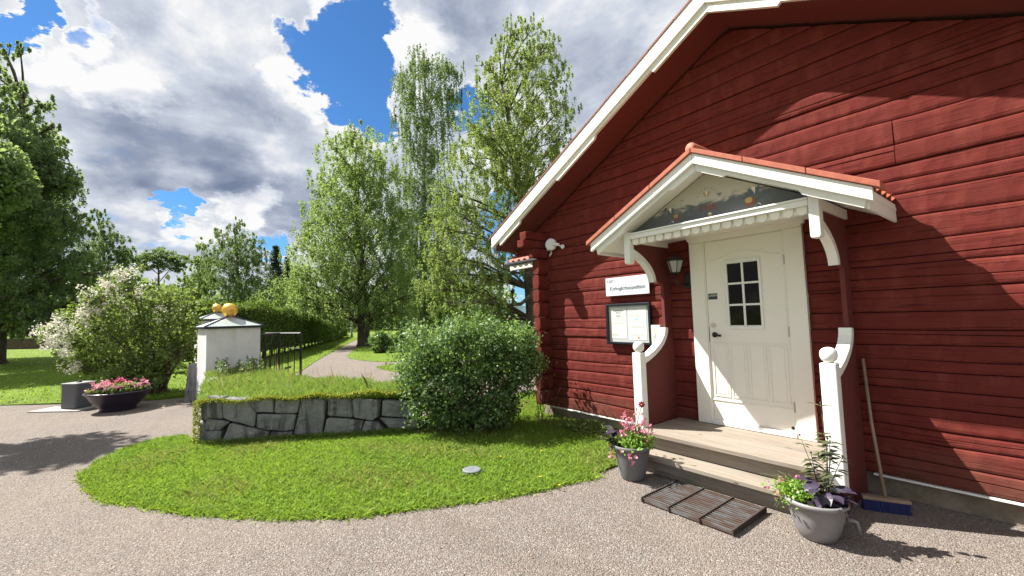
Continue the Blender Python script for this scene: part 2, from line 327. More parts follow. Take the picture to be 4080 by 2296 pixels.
M_BRONZE = m_simple('dark_bronze', (0.03, 0.025, 0.02), 0.35, 0.7)
M_SIGN = m_simple('white_enamel_sign', (0.60, 0.64, 0.70), 0.3, var=0.02)
M_PAPER = m_simple('printed_paper', (0.56, 0.59, 0.56), 0.7, var=0.03, scale=3)
M_INK = m_simple('grey_ink', (0.05, 0.055, 0.065), 0.6, var=0)
M_INKL = m_simple('pale_ink', (0.36, 0.38, 0.40), 0.7, var=0)
M_BLUEINK = m_simple('light_blue_ink', (0.30, 0.50, 0.80), 0.7, var=0)
M_ORANGE = m_simple('orange_print', (0.75, 0.20, 0.03), 0.6, var=0)
M_BLACKF = m_simple('black_frame', (0.008, 0.010, 0.016), 0.25)
M_BACK = m_simple('grey_noticeboard_back', (0.42, 0.44, 0.45), 0.6, var=0.02)
M_DGREEN = m_simple('dark_green_sticker', (0.015, 0.045, 0.045), 0.4, var=0)
M_CREAMPL = m_simple('white_plastic', (0.72, 0.73, 0.74), 0.35, var=0.02)
M_BROOM = m_simple('blue_bristles', (0.010, 0.014, 0.10), 0.7, var=0.3, scale=80)
M_HANDLE = m_simple('worn_wood_handle', (0.26, 0.19, 0.13), 0.75, var=.2)
M_GUTTER = m_simple('black_gutter', (0.02, 0.022, 0.025), 0.35)
M_BEIGE = m_simple('beige_house_render', (0.62, 0.52, 0.40), 0.9)
M_ROOFD = m_simple('far_roof_sheet', (0.12, 0.05, 0.04), 0.8)
M_COVER = m_simple('grey_plastic_cover', (0.15, 0.165, 0.18), 0.6)
M_SLAB = m_simple('pale_concrete_slab', (0.30, 0.285, 0.26), 0.9)
M_YEL = m_simple('yellow_petal', (0.75, 0.42, 0.01), 0.6)
M_TWIG = m_simple('brown_twig', (0.10, 0.075, 0.05), 0.85)
M_STEM = m_simple('green_brown_stem', (0.07, 0.085, 0.03), 0.7)
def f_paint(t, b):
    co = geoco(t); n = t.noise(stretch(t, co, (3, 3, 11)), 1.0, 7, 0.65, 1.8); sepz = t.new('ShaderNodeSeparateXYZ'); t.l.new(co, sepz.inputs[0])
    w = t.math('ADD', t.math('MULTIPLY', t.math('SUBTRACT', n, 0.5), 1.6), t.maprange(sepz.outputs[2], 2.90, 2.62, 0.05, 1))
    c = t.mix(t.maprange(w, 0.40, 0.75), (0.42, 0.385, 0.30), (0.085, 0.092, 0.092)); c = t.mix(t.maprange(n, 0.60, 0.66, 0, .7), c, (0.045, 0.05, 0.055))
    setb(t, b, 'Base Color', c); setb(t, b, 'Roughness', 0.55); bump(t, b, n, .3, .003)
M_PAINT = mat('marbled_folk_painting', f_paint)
M_PRED = m_simple('painted_brick_red', (0.19, 0.06, 0.04), .6); M_POCH = m_simple('painted_ochre', (0.36, 0.25, 0.09), .6)
M_PBLUE = m_simple('painted_slate_blue', (0.06, 0.10, 0.14), .6); M_PWHT = m_simple('painted_ivory', (0.66, 0.60, 0.48), .6)
def f_hill(t, b):
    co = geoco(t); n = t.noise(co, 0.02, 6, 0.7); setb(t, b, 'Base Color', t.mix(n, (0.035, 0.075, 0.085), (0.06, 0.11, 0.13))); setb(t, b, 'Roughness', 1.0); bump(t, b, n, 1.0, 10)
M_HILL = mat('distant_forest_hill', f_hill)

# ------------------------------------------------------------------ object helpers
ORG = {}
def link(name, me, parent=None, loc=(0, 0, 0)):
    o = bpy.data.objects.new(name, me); COL.objects.link(o)
    loc = np.array(loc, float); ORG[o.name] = loc
    if parent is not None:
        o.parent = parent; o.location = tuple(loc - ORG[parent.name])
    else: o.location = tuple(loc)
    return o
def tag(o, label=None, cat=None, group=None, kind=None):
    if label: o['label'] = label
    if cat: o['category'] = cat
    if group: o['group'] = group
    if kind: o['kind'] = kind
    return o
def thing(name, loc, label, cat, group=None): return tag(link(name, None, None, loc), label, cat, group)
class MB:
    def __init__(s): s.v = []; s.f = []
    def add(s, vs, fs):
        n = len(s.v); s.v += [tuple(map(float, p)) for p in vs]; s.f += [tuple(i + n for i in f) for f in fs]; return s
    def hexa(s, p): return s.add(p, [(0, 3, 2, 1), (4, 5, 6, 7), (0, 1, 5, 4), (1, 2, 6, 5), (2, 3, 7, 6), (3, 0, 4, 7)])
    def box(s, x0, x1, y0, y1, z0, z1):
        return s.hexa([(x0, y0, z0), (x1, y0, z0), (x1, y1, z0), (x0, y1, z0), (x0, y0, z1), (x1, y0, z1), (x1, y1, z1), (x0, y1, z1)])
    def prism(s, poly, ax, a, b):
        # poly: 2D points; extruded along axis ax from a to b
        def P(q, t): return {0: (t, q[0], q[1]), 1: (q[0], t, q[1]), 2: (q[0], q[1], t)}[ax]
        n = len(poly); vs = [P(q, a) for q in poly] + [P(q, b) for q in poly]
        return s.add(vs, [tuple(range(n))[::-1], tuple(range(n, 2 * n))] + [(i, (i + 1) % n, n + (i + 1) % n, n + i) for i in range(n)])
    def tube(s, pts, rad, k=8, cap=True):
        pts = [np.array(p, float) for p in pts]; rad = rad if hasattr(rad, '__len__') else [rad] * len(pts); n0 = len(s.v); prev = None
        for i, p in enumerate(pts):
            t = pts[min(i + 1, len(pts) - 1)] - pts[max(i - 1, 0)]; t /= (np.linalg.norm(t) + 1e-9)
            a = prev - t * (prev @ t) if prev is not None else np.cross(t, (0, 0, 1) if abs(t[2]) < .9 else (1, 0, 0)); a /= (np.linalg.norm(a) + 1e-9); b = np.cross(t, a); prev = a
            for j in range(k):
                th = 2 * math.pi * j / k; s.v.append(tuple(p + rad[i] * (a * math.cos(th) + b * math.sin(th))))
        for i in range(len(pts) - 1):
            for j in range(k):
                q = n0 + i * k; s.f.append((q + j, q + (j + 1) % k, q + k + (j + 1) % k, q + k + j))
        if cap: s.f.append(tuple(n0 + j for j in range(k))[::-1]); s.f.append(tuple(n0 + (len(pts) - 1) * k + j for j in range(k)))
        return s
    def lathe(s, prof, c=(0, 0, 0), k=32):
        n0 = len(s.v)
        for r, z in prof:
            for j in range(k): th = 2 * math.pi * j / k; s.v.append((c[0] + r * math.cos(th), c[1] + r * math.sin(th), c[2] + z))
        for i in range(len(prof) - 1):
            for j in range(k): q = n0 + i * k; s.f.append((q + j, q + (j + 1) % k, q + k + (j + 1) % k, q + k + j))
        return s
    def mesh(s, name, m, org=(0, 0, 0), smooth=False):
        me = bpy.data.meshes.new(name); v = np.array(s.v) - np.array(org); me.from_pydata(v.tolist(), [], s.f)
        if m: me.materials.append(m)
        if smooth: me.polygons.foreach_set('use_smooth', [True] * len(me.polygons))
        me.update(); return me
    def build(s, name, m, parent=None, smooth=False, bev=0.0, loc=None, seg=2):
        if loc is None: loc = ORG[parent.name] if parent is not None else tuple(np.mean(np.array(s.v), axis=0)[:2]) + (min(p[2] for p in s.v),)
        o = link(name, s.mesh(name, m, loc, smooth), parent, loc)
        if bev: b = o.modifiers.new('bevel', 'BEVEL'); b.width = bev; b.segments = seg; b.limit_method = 'ANGLE'
        return o
def inst(name, me, parent, loc, rot=(0, 0, 0), scale=(1, 1, 1)):
    o = link(name, me, parent, loc); o.rotation_euler = rot; o.scale = scale; return o
def npmesh(name, V, Fq, m, parent=None, loc=(0, 0, 0), smooth=False):
    """V (N,3) world, Fq (M,k) ints"""
    me = bpy.data.meshes.new(name); V = V - np.array(loc); k = Fq.shape[1]
    me.vertices.add(len(V)); me.vertices.foreach_set('co', V.astype(np.float32).ravel())
    me.loops.add(Fq.size); me.loops.foreach_set('vertex_index', Fq.astype(np.int32).ravel())
    me.polygons.add(len(Fq)); me.polygons.foreach_set('loop_start', np.arange(0, Fq.size, k, dtype=np.int32))
    me.update(calc_edges=True); me.materials.append(m)
    if smooth: me.polygons.foreach_set('use_smooth', np.ones(len(Fq), bool))
    return link(name, me, parent, loc)
def unit(v): return v / (np.linalg.norm(v, axis=-1, keepdims=True) + 1e-9)
def leafarr(c, n, a, L, Wd, fold=0.15):
    """c centres, n normals, a axis (all Nx3) -> verts, quads"""
    a = unit(a - n * np.sum(a * n, 1, keepdims=True)); b = np.cross(n, a); L = L[:, None]; Wd = Wd[:, None]
    V = np.stack([c - a * L * .5, c + b * Wd * .5 + n * L * fold + a * L * .05, c + a * L * .5 - n * L * fold * .6, c - b * Wd * .5 + n * L * fold + a * L * .05], 1).reshape(-1, 3)
    return V, np.arange(len(V)).reshape(-1, 4)
def leaves(name, c, m, size, parent=None, loc=(0, 0, 0), up=0.5, asp=0.65, droop=0.0, out=None):
    N = len(c); n = unit(rng.normal(size=(N, 3)) + np.array([0, 0, up]) + (0 if out is None else out))
    a = rng.normal(size=(N, 3)) + np.array([0, 0, -droop * 2.5]); L = size * rng.uniform(.65, 1.35, N)
    V, Q = leafarr(c, n, a, L, L * asp); return npmesh(name, V, Q, m, parent, loc)

def inpoly(P, poly):
    x, y = P[:, 0], P[:, 1]; r = np.zeros(len(P), bool); n = len(poly)
    for i in range(n):
        x1, y1 = poly[i][:2]; x2, y2 = poly[(i + 1) % n][:2]
        c = ((y1 > y) != (y2 > y)) & (x < (x2 - x1) * (y - y1) / (y2 - y1 + 1e-12) + x1); r ^= c
    return r
def smoothpoly(p, it=2):
    for _ in range(it):
        q = []
        for i in range(len(p)):
            a, b = np.array(p[i], float), np.array(p[(i + 1) % len(p)], float); q += [a * .75 + b * .25, a * .25 + b * .75]
        p = q
    return [tuple(x) for x in p]
def sheet(name, poly, z, m, th=0.03):
    mb = MB(); mb.prism([(p[0], p[1]) for p in poly], 2, z - th, z)
    o = mb.build(name, m, None); tag(o, kind='structure'); return o
def scatter(poly, n, excl=()):
    P = np.array([(p[0], p[1]) for p in poly]); lo, hi = P.min(0), P.max(0); out = []; tot = 0
    while tot < n:
        q = rng.uniform(lo, hi, (n * 2, 2)); k = inpoly(q, poly)
        for e in excl: k &= ~inpoly(q, e)
        q = q[k]; out.append(q); tot += len(q)
        if len(q) == 0: break
    return np.concatenate(out)[:n]

# ------------------------------------------------------------------ ground
def g2(px, py): p = gnd(px, py); return (p[0], p[1])
gr = MB(); N = 48; ext = 900
mb = MB(); mb.box(-1500, 1500, -1500, 1500, -0.6, -0.045); tag(mb.build('ground', M_LAWN), kind='structure')
YARD = [(-14.5, -18), (9, -18), (9, .6), (-2.4, .6), (-2.2, 6.5), (-9, 6.5), (-14.0, 2.6), (-18.0, .6)] + [g2(495, 1000), g2(170, 1017), g2(0, 1022)]
YARD = [(-13.5, -18), (9, -18), (9, .6), (-2.4, .6), (-2.4, 9), (-7, 9), (-16, 3.0), g2(925, 868), g2(912, 853), g2(902, 851), g2(862, 872), (-16.5, -1.2), (-12.9, -2.2), g2(590, 950), g2(490, 1000), g2(380, 1008), g2(170, 1017), g2(0, 1021), (-14.0, -9.5)]
sheet('gravel_yard', YARD, 0.0, M_GRAVEL, 0.04)
ISL = [g2(212, 1190), g2(222, 1222), g2(290, 1262), g2(480, 1290), g2(700, 1303), g2(930, 1296), g2(1150, 1265), g2(1350, 1235), g2(1500, 1200), (-.98, -1.3), (-.98, .2), (-3.3, .2), (-3.9, 2.2), (-5.2, 2.0), (-5.0, -.5), (-4.8, -1.2),
       (-4.3, -2.2), (-5.6, -4.6), g2(480, 1097), g2(400, 1105), g2(300, 1135), g2(235, 1165)]
ISLs = ISL[:9] + ISL[9:12] + ISL[12:]
lawn = MB()
def lawn_grid(name, poly, step, z, amp):
    P = np.array(poly); lo, hi = P.min(0), P.max(0); xs = np.arange(lo[0], hi[0] + step, step); ys = np.arange(lo[1], hi[1] + step, step)
    X, Y = np.meshgrid(xs, ys, indexing='ij'); pts = np.stack([X.ravel(), Y.ravel()], 1); ins = inpoly(pts, poly).reshape(X.shape)
    Z = z + amp * (np.sin(X * 2.1 + 1) * np.cos(Y * 2.7) + .6 * np.sin(X * 5.3 + Y * 3.1))
    idx = np.arange(X.size).reshape(X.shape); k = ins[:-1, :-1] & ins[1:, :-1] & ins[:-1, 1:] & ins[1:, 1:]
    Q = np.stack([idx[:-1, :-1][k], idx[1:, :-1][k], idx[1:, 1:][k], idx[:-1, 1:][k]], 1)
    V = np.stack([X.ravel(), Y.ravel(), Z.ravel()], 1); o = npmesh(name, V, Q, M_LAWN, None, (0, 0, 0), True); tag(o, kind='structure'); return o
lawn_grid('lawn', ISL, 0.05, 0.012, 0.006)
L2 = [g2(600, 962), g2(700, 957), g2(745, 943), g2(800, 905), g2(852, 878), g2(880, 862), g2(905, 852), g2(870, 847), g2(790, 858), g2(700, 878), g2(560, 930)]
L3 = [g2(868, 900), g2(885, 885), g2(905, 868), g2(917, 856), g2(1000, 846), g2(1400, 845), g2(1330, 900), g2(1100, 908), g2(985, 912), g2(915, 909)]
L4 = [g2(942, 926), g2(985, 918), g2(1320, 915), g2(1330, 948), g2(1100, 946), g2(1000, 938)]
L5 = [g2(-80, 1024), g2(0, 1021), g2(170, 1015), g2(300, 1006), g2(380, 1003), g2(478, 992), g2(480, 930), g2(420, 880), g2(-60, 880)]
for i, (p, s_) in enumerate(((L2, 1), (L3, 1), (L4, 1), (L5, 0))): sheet('lawn', smoothpoly(p, s_), 0.018, M_LAWN, 0.05)
M_T = mat('tree_mulch', lambda t, b: (setb(t, b, 'Base Color', (0.05, 0.035, 0.02)), None))

# hills on the horizon
mb = MB(); pr = []
for i in range(97):
    a = math.radians(200 - i * 2.5); d = 1400; h = 26 + 16 * math.sin(i * .35) + 9 * math.sin(i * 1.1 + 2) + random.uniform(-2, 2); pr.append((d * math.cos(a), d * math.sin(a), h))
vs = []; 
for (x, y, h) in pr: vs += [(x * .9, y * .9, -3), (x, y, h), (x * 1.15, y * 1.15, h * 1.05), (x * 1.2, y * 1.2, -3)]
mb.add(vs, [(4 * i + j, 4 * i + j + 4, 4 * i + j + 5, 4 * i + j + 1) for i in range(96) for j in range(3)])
tag(mb.build('hills', M_HILL), kind='structure')

# ------------------------------------------------------------------ red log house
house = thing('log_house', (0, 3, 0), 'falu red timber house with white rake boards and a gabled entrance porch', 'house')
SL = 0.515; ZAP = 4.86                      # underside of the roof at the wall: z = ZAP - SL*|x|
ZJ = [.185, .355, .507, .63, .80, .95, 1.10, 1.32, 1.45, 1.60, 1.80, 2.01, 2.205, 2.41, 2.617, 2.74, 2.885, 3.06, 3.28, 3.455, 3.606, 3.75, 3.92, 4.08, 4.26, 4.44, 4.62, 4.84]
def wob(seed):
    r = random.Random(seed); a = [(r.uniform(.4, 1), r.uniform(.6, 7.5), r.uniform(0, 6.3)) for _ in range(6)]
    return lambda x: sum(p / (f ** .5) * math.sin(f * x + q) for p, f, q in a) / 2.2
EDGES = [wob(100 + i) for i in range(len(ZJ) + 1)]
def log_piece(i, xa, xb, xlim=True):
    z0, z1 = ZJ[i], ZJ[i + 1]; e0, e1 = EDGES[i], EDGES[i + 1]; r = random.Random(i * 7 + int(xa * 10))
    cv = r.uniform(.25, .75); face = r.uniform(-.010, .008); c0 = r.uniform(xa, xb); cl = r.uniform(.5, 2.5); cd_ = r.uniform(.006, .016); cw = wob(i + 900)
    vs_ = [0, .0, .05, .16, .34, cv - .035, cv, cv + .035, .80, .93, 1., 1.]; vs_ = sorted(vs_[:5]) + [cv - .035, cv, cv + .035] + [max(.8, cv + .08), .93, 1., 1.]
    vs_[4] = min(.34, cv - .08)
    n = max(4, int((xb - xa) / .055)); V = []; rows = len(vs_)
    fw = wob(i + 300)
    for k in range(n + 1):
        for j, v in enumerate(vs_):
            zz = z0 + .0035 + (z1 - z0 - .007) * v
            lim = (ZAP - zz) / SL - .005
            a, b = max(xa, -lim), min(xb, lim); x = a + (b - a) * k / n
            zz += (e0(x) * .010) * (1 - v) + (e1(x) * .010) * v
            if 5 <= j <= 7: zz += cw(x) * .012
            rd = 1 - abs(2 * v - 1) ** 7
            y = face - .010 - .011 * rd + fw(x * 3 + v) * .003
            if j in (0, rows - 1): y = .05
            if j == 6: 
                u = abs(x - c0) / cl
                if u < 1: y += cd_ * (1 - u) * 1.6
            V.append((x, y, zz))
    Fq = [(k * rows + j, k * rows + j + 1, (k + 1) * rows + j + 1, (k + 1) * rows + j) for k in range(n) for j in range(rows - 1)]
    Fq += [tuple(range(rows))[::-1], tuple(n * rows + j for j in range(rows))]
    m = MB(); m.add(V, Fq); return m
for i in range(len(ZJ) - 1):
    z0, z1 = ZJ[i], ZJ[i + 1]; xl = -3.40 if z1 < 2.8 else -5; xr = 3.40 if z1 < 2.8 else 5
    segs = [(xl, -.50), (.50, xr)] if .35 < (z0 + z1) / 2 < 2.5 else ([(xl, 1.32), (1.325, xr)] if 2.87 < (z0 + z1) / 2 < 3.3 else [(xl, xr)])
    for a, b in segs: log_piece(i, a, b).build('log', M_LOG, house)
mb = MB(); mb.prism([(-3.3, .1), (3.3, .1), (3.3, 2.9), (0, 4.75), (-3.3, 2.9)], 1, .06, .16); mb.build('wall_core', M_LOG, house)
mb = MB(); mb.box(-3.3, -3.1, .16, 9.0, .1, 2.95); mb.box(3.1, 3.3, .16, 9.0, .1, 2.95); mb.box(-3.3, 3.3, 8.8, 9, .1, 2.95); mb.build('side_wall', M_LOG, house)
# corner: ends of the side-wall logs stick out towards the yard
for side, xs in ((-1, -3.185), (1, 3.185)):
    ze = [.225, .46, .70, .93, 1.17, 1.41, 1.64, 1.88, 2.10, 2.34, 2.60]
    for z0, z1 in zip(ze[:-1], ze[1:]):
        w = .082; y0 = -.245 - random.uniform(0, .02); cz = (z0 + z1) / 2; hh = (z1 - z0) / 2 - .004
        pts = [(xs - w, cz - hh * .55), (xs - w * .62, cz - hh), (xs + w * .62, cz - hh), (xs + w, cz - hh * .55), (xs + w, cz + hh * .6), (xs + w * .6, cz + hh), (xs - w * .6, cz + hh), (xs - w, cz + hh * .6)]
        m = MB(); m.prism(pts, 1, y0, .05); m.build('log_end', M_LOG, house, bev=.012)
    for z0, z1, y0 in ((2.62, 2.77, -.33), (2.775, 2.90, -.56), (2.905, 3.04, -.50)):
        m = MB(); m.prism([(xs - .08, z0 + .02), (xs - .05, z0), (xs + .05, z0), (xs + .08, z0 + .02), (xs + .08, z1), (xs - .08, z1)], 1, y0, .05); m.build('log_end', M_LOG, house, bev=.012)
mb = MB(); mb.prism([(-3.28, -.3), (3.4, -.3), (3.4, .172), (-3.28, .172)], 1, .035, .3); mb.box(-3.32, -3.12, -.02, .3, -.2, .17); mb.box(-3.31, -3.0, .3, 9, -.2, .16)
mb.build('foundation', M_FOUND, house)
for a_, b_ in ((-3.2, -.98), (.99, 3.3)): mb = MB(); mb.box(a_, b_, -.035, .05, .168, .180); mb.build('sill_flashing', M_WORN, house)
# roof: boards under, tiles above, white rake boards with a cut lower board
def slopebox(m, s, x0, x1, y0, y1, ztop, th, sl=SL):
    """slab following the slope; ztop(x) at ridge -> z = ztop - sl*|x| ; th vertical thickness"""
    a, b = s * x0, s * x1
    p = [(a, ztop - sl * x0 - th), (b, ztop - sl * x1 - th), (b, ztop - sl * x1), (a, ztop - sl * x0)]
    return m.prism(p, 1, y0, y1)
for s in (-1, 1):
    m = MB(); slopebox(m, s, 0, 4.0, -.46, 9.4, ZAP + .07, .03); m.build('soffit_board', M_RED, house)
    m = MB(); slopebox(m, s, 0, 4.02, -.45, 9.4, ZAP + .26, .05); o = m.build('roof_deck', M_RED, house)
    m = MB(); slopebox(m, s, 3.75, 4.0, -.44, 9.4, ZAP + .20, .14); m.build('eave_board', M_RED, house)
    # rake boards, upper plain and lower with a wavy cut
    m = MB(); slopebox(m, s, .0015, 4.02, -.53, -.465, ZAP + .285, .185); m.build('rake_board', M_WORN, house, bev=.004)
    lo = []; 
    for k in range(0, 121):
        x = .0015 + (3.80) * k / 120; w = .095
        if .68 < x < 1.6 or 2.35 < x < 3.25: w = .05
        lo.append((s * x, ZAP + .10 - SL * x - w))
    up = [(s * .0015, ZAP + .115), (s * 3.84, ZAP + .115 - SL * 3.84)]
    m = MB(); m.prism([up[0]] + [p for p in lo] + [up[1]], 1, -.505, -.466); m.build('rake_board', M_WORN, house)
    # verge tiles and field of pantiles
    m = MB()
    for k in range(12):
        x0, x1 = .02 + k * .34, .02 + (k + 1) * .34 - .006; slopebox(m, s, x0, x1, -.538, -.36, ZAP + .312 + (.003 if k % 2 else 0), .026)
    tag(m.build('verge_tiles', m_simple('dark_red_verge', (0.20, 0.055, 0.035), .7), house), kind='stuff')
    nx, ny = 48, 200; xs_ = np.linspace(0, 4.12, nx); ys_ = np.linspace(-.34, 9.4, ny); X, Y = np.meshgrid(xs_, ys_, indexing='ij')
    Z = ZAP + .30 - SL * X + .022 * np.cos(Y / .22 * 2 * np.pi) - .02 * ((X / .32) % 1)
    idx = np.arange(X.size).reshape(X.shape); Q = np.stack([idx[:-1, :-1].ravel(), idx[1:, :-1].ravel(), idx[1:, 1:].ravel(), idx[:-1, 1:].ravel()], 1)
    tag(npmesh('roof_tiles', np.stack([s * X.ravel(), Y.ravel(), Z.ravel()], 1), Q, M_TILE, house, ORG[house.name], True), kind='stuff')
mb = MB(); mb.tube([(0, -.57, ZAP + .32), (0, 9.4, ZAP + .32)], .07, 10); mb.build('ridge_tile', M_TILE, house, smooth=True)
# small tiled side canopy further back on the left long wall
WX0, WX1, WY0, WYR, WZ = -6.10, -3.32, 1.50, 3.2, 2.93          # wing roof: eave towards the yard
m = MB(); m.box(-5.40, -3.32, 1.95, 4.45, -.2, 3.0); wing = m.build('side_wing', M_LOG, house)
for s in (1, -1):
    ya, yb_ = (WY0, WYR) if s > 0 else (2 * WYR - WY0, WYR)
    m = MB(); m.hexa([(WX0, ya, WZ), (WX1, ya, WZ), (WX1, yb_, WZ + .75), (WX0, yb_, WZ + .75), (WX0, ya, WZ + .04), (WX1, ya, WZ + .04), (WX1, yb_, WZ + .79), (WX0, yb_, WZ + .79)]); m.build('roof_deck', M_CREAM, wing)
    xs_ = np.linspace(WX0 - .03, WX1, 130); ys_ = np.linspace(0, 1, 9); X, Y = np.meshgrid(xs_, ys_, indexing='ij'); YY = (ya - s * .06) + (yb_ - ya + s * .06) * Y; Z = WZ + .075 + .75 * Y + .026 * np.cos(X / .21 * 2 * np.pi)
    idx = np.arange(X.size).reshape(X.shape); Q = np.stack([idx[:-1, :-1].ravel(), idx[1:, :-1].ravel(), idx[1:, 1:].ravel(), idx[:-1, 1:].ravel()], 1)
    o = npmesh('roof_tiles', np.stack([X.ravel(), YY.ravel(), Z.ravel()], 1), Q, M_TILE, wing, ORG[wing.name], True); tag(o, kind='stuff'); o.modifiers.new('solid', 'SOLIDIFY').thickness = .02
m = MB(); m.tube([(WX0 - .04, WY0 - .10, WZ - .01), (WX1, WY0 - .10, WZ - .01)], .05, 10); m.build('gutter', M_GUTTER, wing, smooth=True)
m = MB(); m.box(WX0 + .01, WX1, WY0 + .005, WY0 + .03, WZ - .14, WZ - .002); m.build('fascia', M_CREAM, wing)
m = MB(); m.hexa([(WX0 + .005, WY0 + .031, WZ - .15), (WX0 + .035, WY0 + .031, WZ - .15), (WX0 + .035, WYR, WZ + .60), (WX0 + .005, WYR, WZ + .60), (WX0 + .005, WY0 + .031, WZ + .01), (WX0 + .035, WY0 + .031, WZ + .01), (WX0 + .035, WYR, WZ + .745), (WX0 + .005, WYR, WZ + .745)]); m.build('verge_board', M_CREAM, wing)

# ------------------------------------------------------------------ door (part of the house)
mb = MB(); mb.box(-.41, .41, -.045, .0, .426, 2.462); door = mb.build('door', M_CREAM, house, bev=.003)
def dpart(name, x0, x1, z0, z1, y0, y1, m, bev=.002, par=None): 
    q = MB(); q.box(x0, x1, y0, y1, z0, z1); return q.build(name, m, par or door, bev=bev)
# window: frame, muntins, six panes
dpart('window_frame', -.187, -.163, 1.452, 2.220, -.062, -.04, M_WHITE); dpart('window_frame', .163, .187, 1.452, 2.220, -.062, -.04, M_WHITE)
dpart('window_frame', -.1625, .1625, 2.190, 2.220, -.061, -.04, M_WHITE); dpart('window_frame', -.1625, .1625, 1.452, 1.482, -.061, -.04, M_WHITE)
dpart('muntin', -.011, .011, 1.4825, 2.1895, -.058, -.04, M_WHITE)
for z in (1.718, 1.955): dpart('muntin', -.1622, .1622, z - .011, z + .011, -.056, -.04, M_WHITE)
for cx in (-.087, .087):
    for cz in (1.600, 1.8365, 2.072): dpart('glass_pane', cx - .0745, cx + .0745, cz - .107, cz + .107, -.0475, -.0455, M_GLASS, 0)
# mouldings: arch above, panels below
arc = [( .30 * math.sin(a), 0, 2.235 + .075 * (math.cos(a * .9) ** 3)) for a in np.linspace(-1.5, 1.5, 15)]
m = MB(); m.tube([(x, -.047, z) for x, _, z in [(-.38, 0, 2.235)] + arc + [(.38, 0, 2.235)]], .005, 6); m.build('moulding', M_CREAM, door)
def ring(x0, x1, z0, z1, w=.014, y0=-.053):
    m = MB(); m.box(x0, x1, y0, -.044, z0, z0 + w); m.box(x0, x1, y0, -.044, z1 - w, z1); m.box(x0, x0 + w, y0, -.044, z0 + w, z1 - w); m.box(x1 - w, x1, y0, -.044, z0 + w, z1 - w); m.build('moulding', M_CREAM, door, bev=.003)
    m = MB(); m.box(x0 + .03, x1 - .03, -.050, -.044, z0 + .03, z1 - .03); m.build('raised_panel', M_CREAM, door, bev=.005)
for k in range(4): ring(-.385 + k * .197, -.385 + k * .197 + .18, .69, 1.30)
for z in (.66, 1.74 - .06): pass
m = MB(); m.box(-.41, .41, -.054, -.044, .645, .655); m.build('moulding', M_CREAM, door)
for z in (.675, 1.425, 2.16):
    m = MB(); m.lathe([(0, -.05), (.009, -.05), (.009, .05), (0, .05)], (.418, -.056, z), 10); m.build('hinge', M_STEEL, door, smooth=False)
m = MB(); m.tube([(-.358, -.044, 1.495), (-.358, -.060, 1.495)], .024, 16); m.build('lock_cylinder', M_STEEL, door)
m = MB(); m.tube([(-.345, -.044, 1.385), (-.345, -.060, 1.385)], .030, 16); m.tube([(-.345, -.06, 1.385), (-.345, -.095, 1.385), (-.33, -.10, 1.385), (-.255, -.10, 1.378)], [.011, .011, .012, .013], 10); m.build('door_handle', M_BRONZE, door, smooth=True)
dpart('lock_faceplate', -.417, -.409, 1.30, 1.48, -.052, -.044, M_BRONZE, 0)
m = MB(); m.tube([(.385, -.044, .465), (.385, -.05, .465)], .016, 6); m.build('badge', M_BRONZE, door)
st = dpart('alarm_sticker', -.397, -.292, 1.790, 1.860, -.0475, -.0455, M_DGREEN, 0); tag(st, 'dark green alarm sticker reading LARM')
# casing
def hpart(name, x0, x1, y0, y1, z0, z1, m, bev=.004): q = MB(); q.box(x0, x1, y0, y1, z0, z1); return q.build(name, m, house, bev=bev)
hpart('door_casing', -.592, -.425, -.066, -.0, .372, 2.470, M_CREAM); hpart('door_casing', .425, .592, -.066, -.0, .372, 2.470, M_CREAM)
q = MB(); q.prism([(-.592, 2.472), (.592, 2.472), (.592, 2.495), (.615, 2.505), (.615, 2.53), (.642, 2.54), (.642, 2.66), (-.642, 2.66), (-.642, 2.54), (-.615, 2.53), (-.615, 2.505), (-.592, 2.495)], 1, -.072, 0.0); q.build('door_casing', M_CREAM, house, bev=.003)
hpart('door_frame', -.4245, -.4125, -.055, 0, .41, 2.4715, M_CREAM, .001); hpart('door_frame', .4125, .4245, -.055, 0, .41, 2.4715, M_CREAM, .001); hpart('door_frame', -.4120, .4120, -.054, 0, 2.465, 2.4715, M_CREAM, .001)
hpart('threshold', -.4248, .4248, -.075, 0, .374, .424, M_WHITE, .003)

# ------------------------------------------------------------------ porch
deck = MB().box(-.80, .80, -.76, -.05, .05, .30).build('porch_steps', M_DECK, house)
yb = [-.875, -.735, -.60, -.465, -.33, -.195, -.03]
for k in range(6):
    m = MB(); m.box(-.862, .862, yb[k] + .003, yb[k + 1] - .003, .328, .369); m.build('deck_board', M_DECK, deck, bev=.004)
m = MB(); m.box(-.855, .855, -.800, -.775, .19, .3275); m.build('riser', M_DECK, deck, bev=.003)
for a, b in ((-1.065, -.935), (-.930, -.802)):
    m = MB(); m.box(-.985, .985, a, b, .145, .184); m.build('tread_board', M_DECK, deck, bev=.004)
m = MB(); m.box(-.96, .96, -1.015, -.99, .048, .1445); m.build('riser', M_DECK, deck, bev=.003)
m = MB(); m.box(-.965, .965, -.985, -.82, -.05, .0475); m.build('footing_board', M_DECK, deck, bev=.003)
m = MB(); m.box(-.97, -.945, -1.0, -.75, 0.0, .1445); m.box(.945, .97, -1.0, -.75, 0, .1445); m.build('stringer', M_DECK, deck)
def arcpts(cy, cz, ry, rz, a0, a1, n=12): return [(cy + ry * math.cos(a), cz + rz * math.sin(a)) for a in np.linspace(a0, a1, n)]
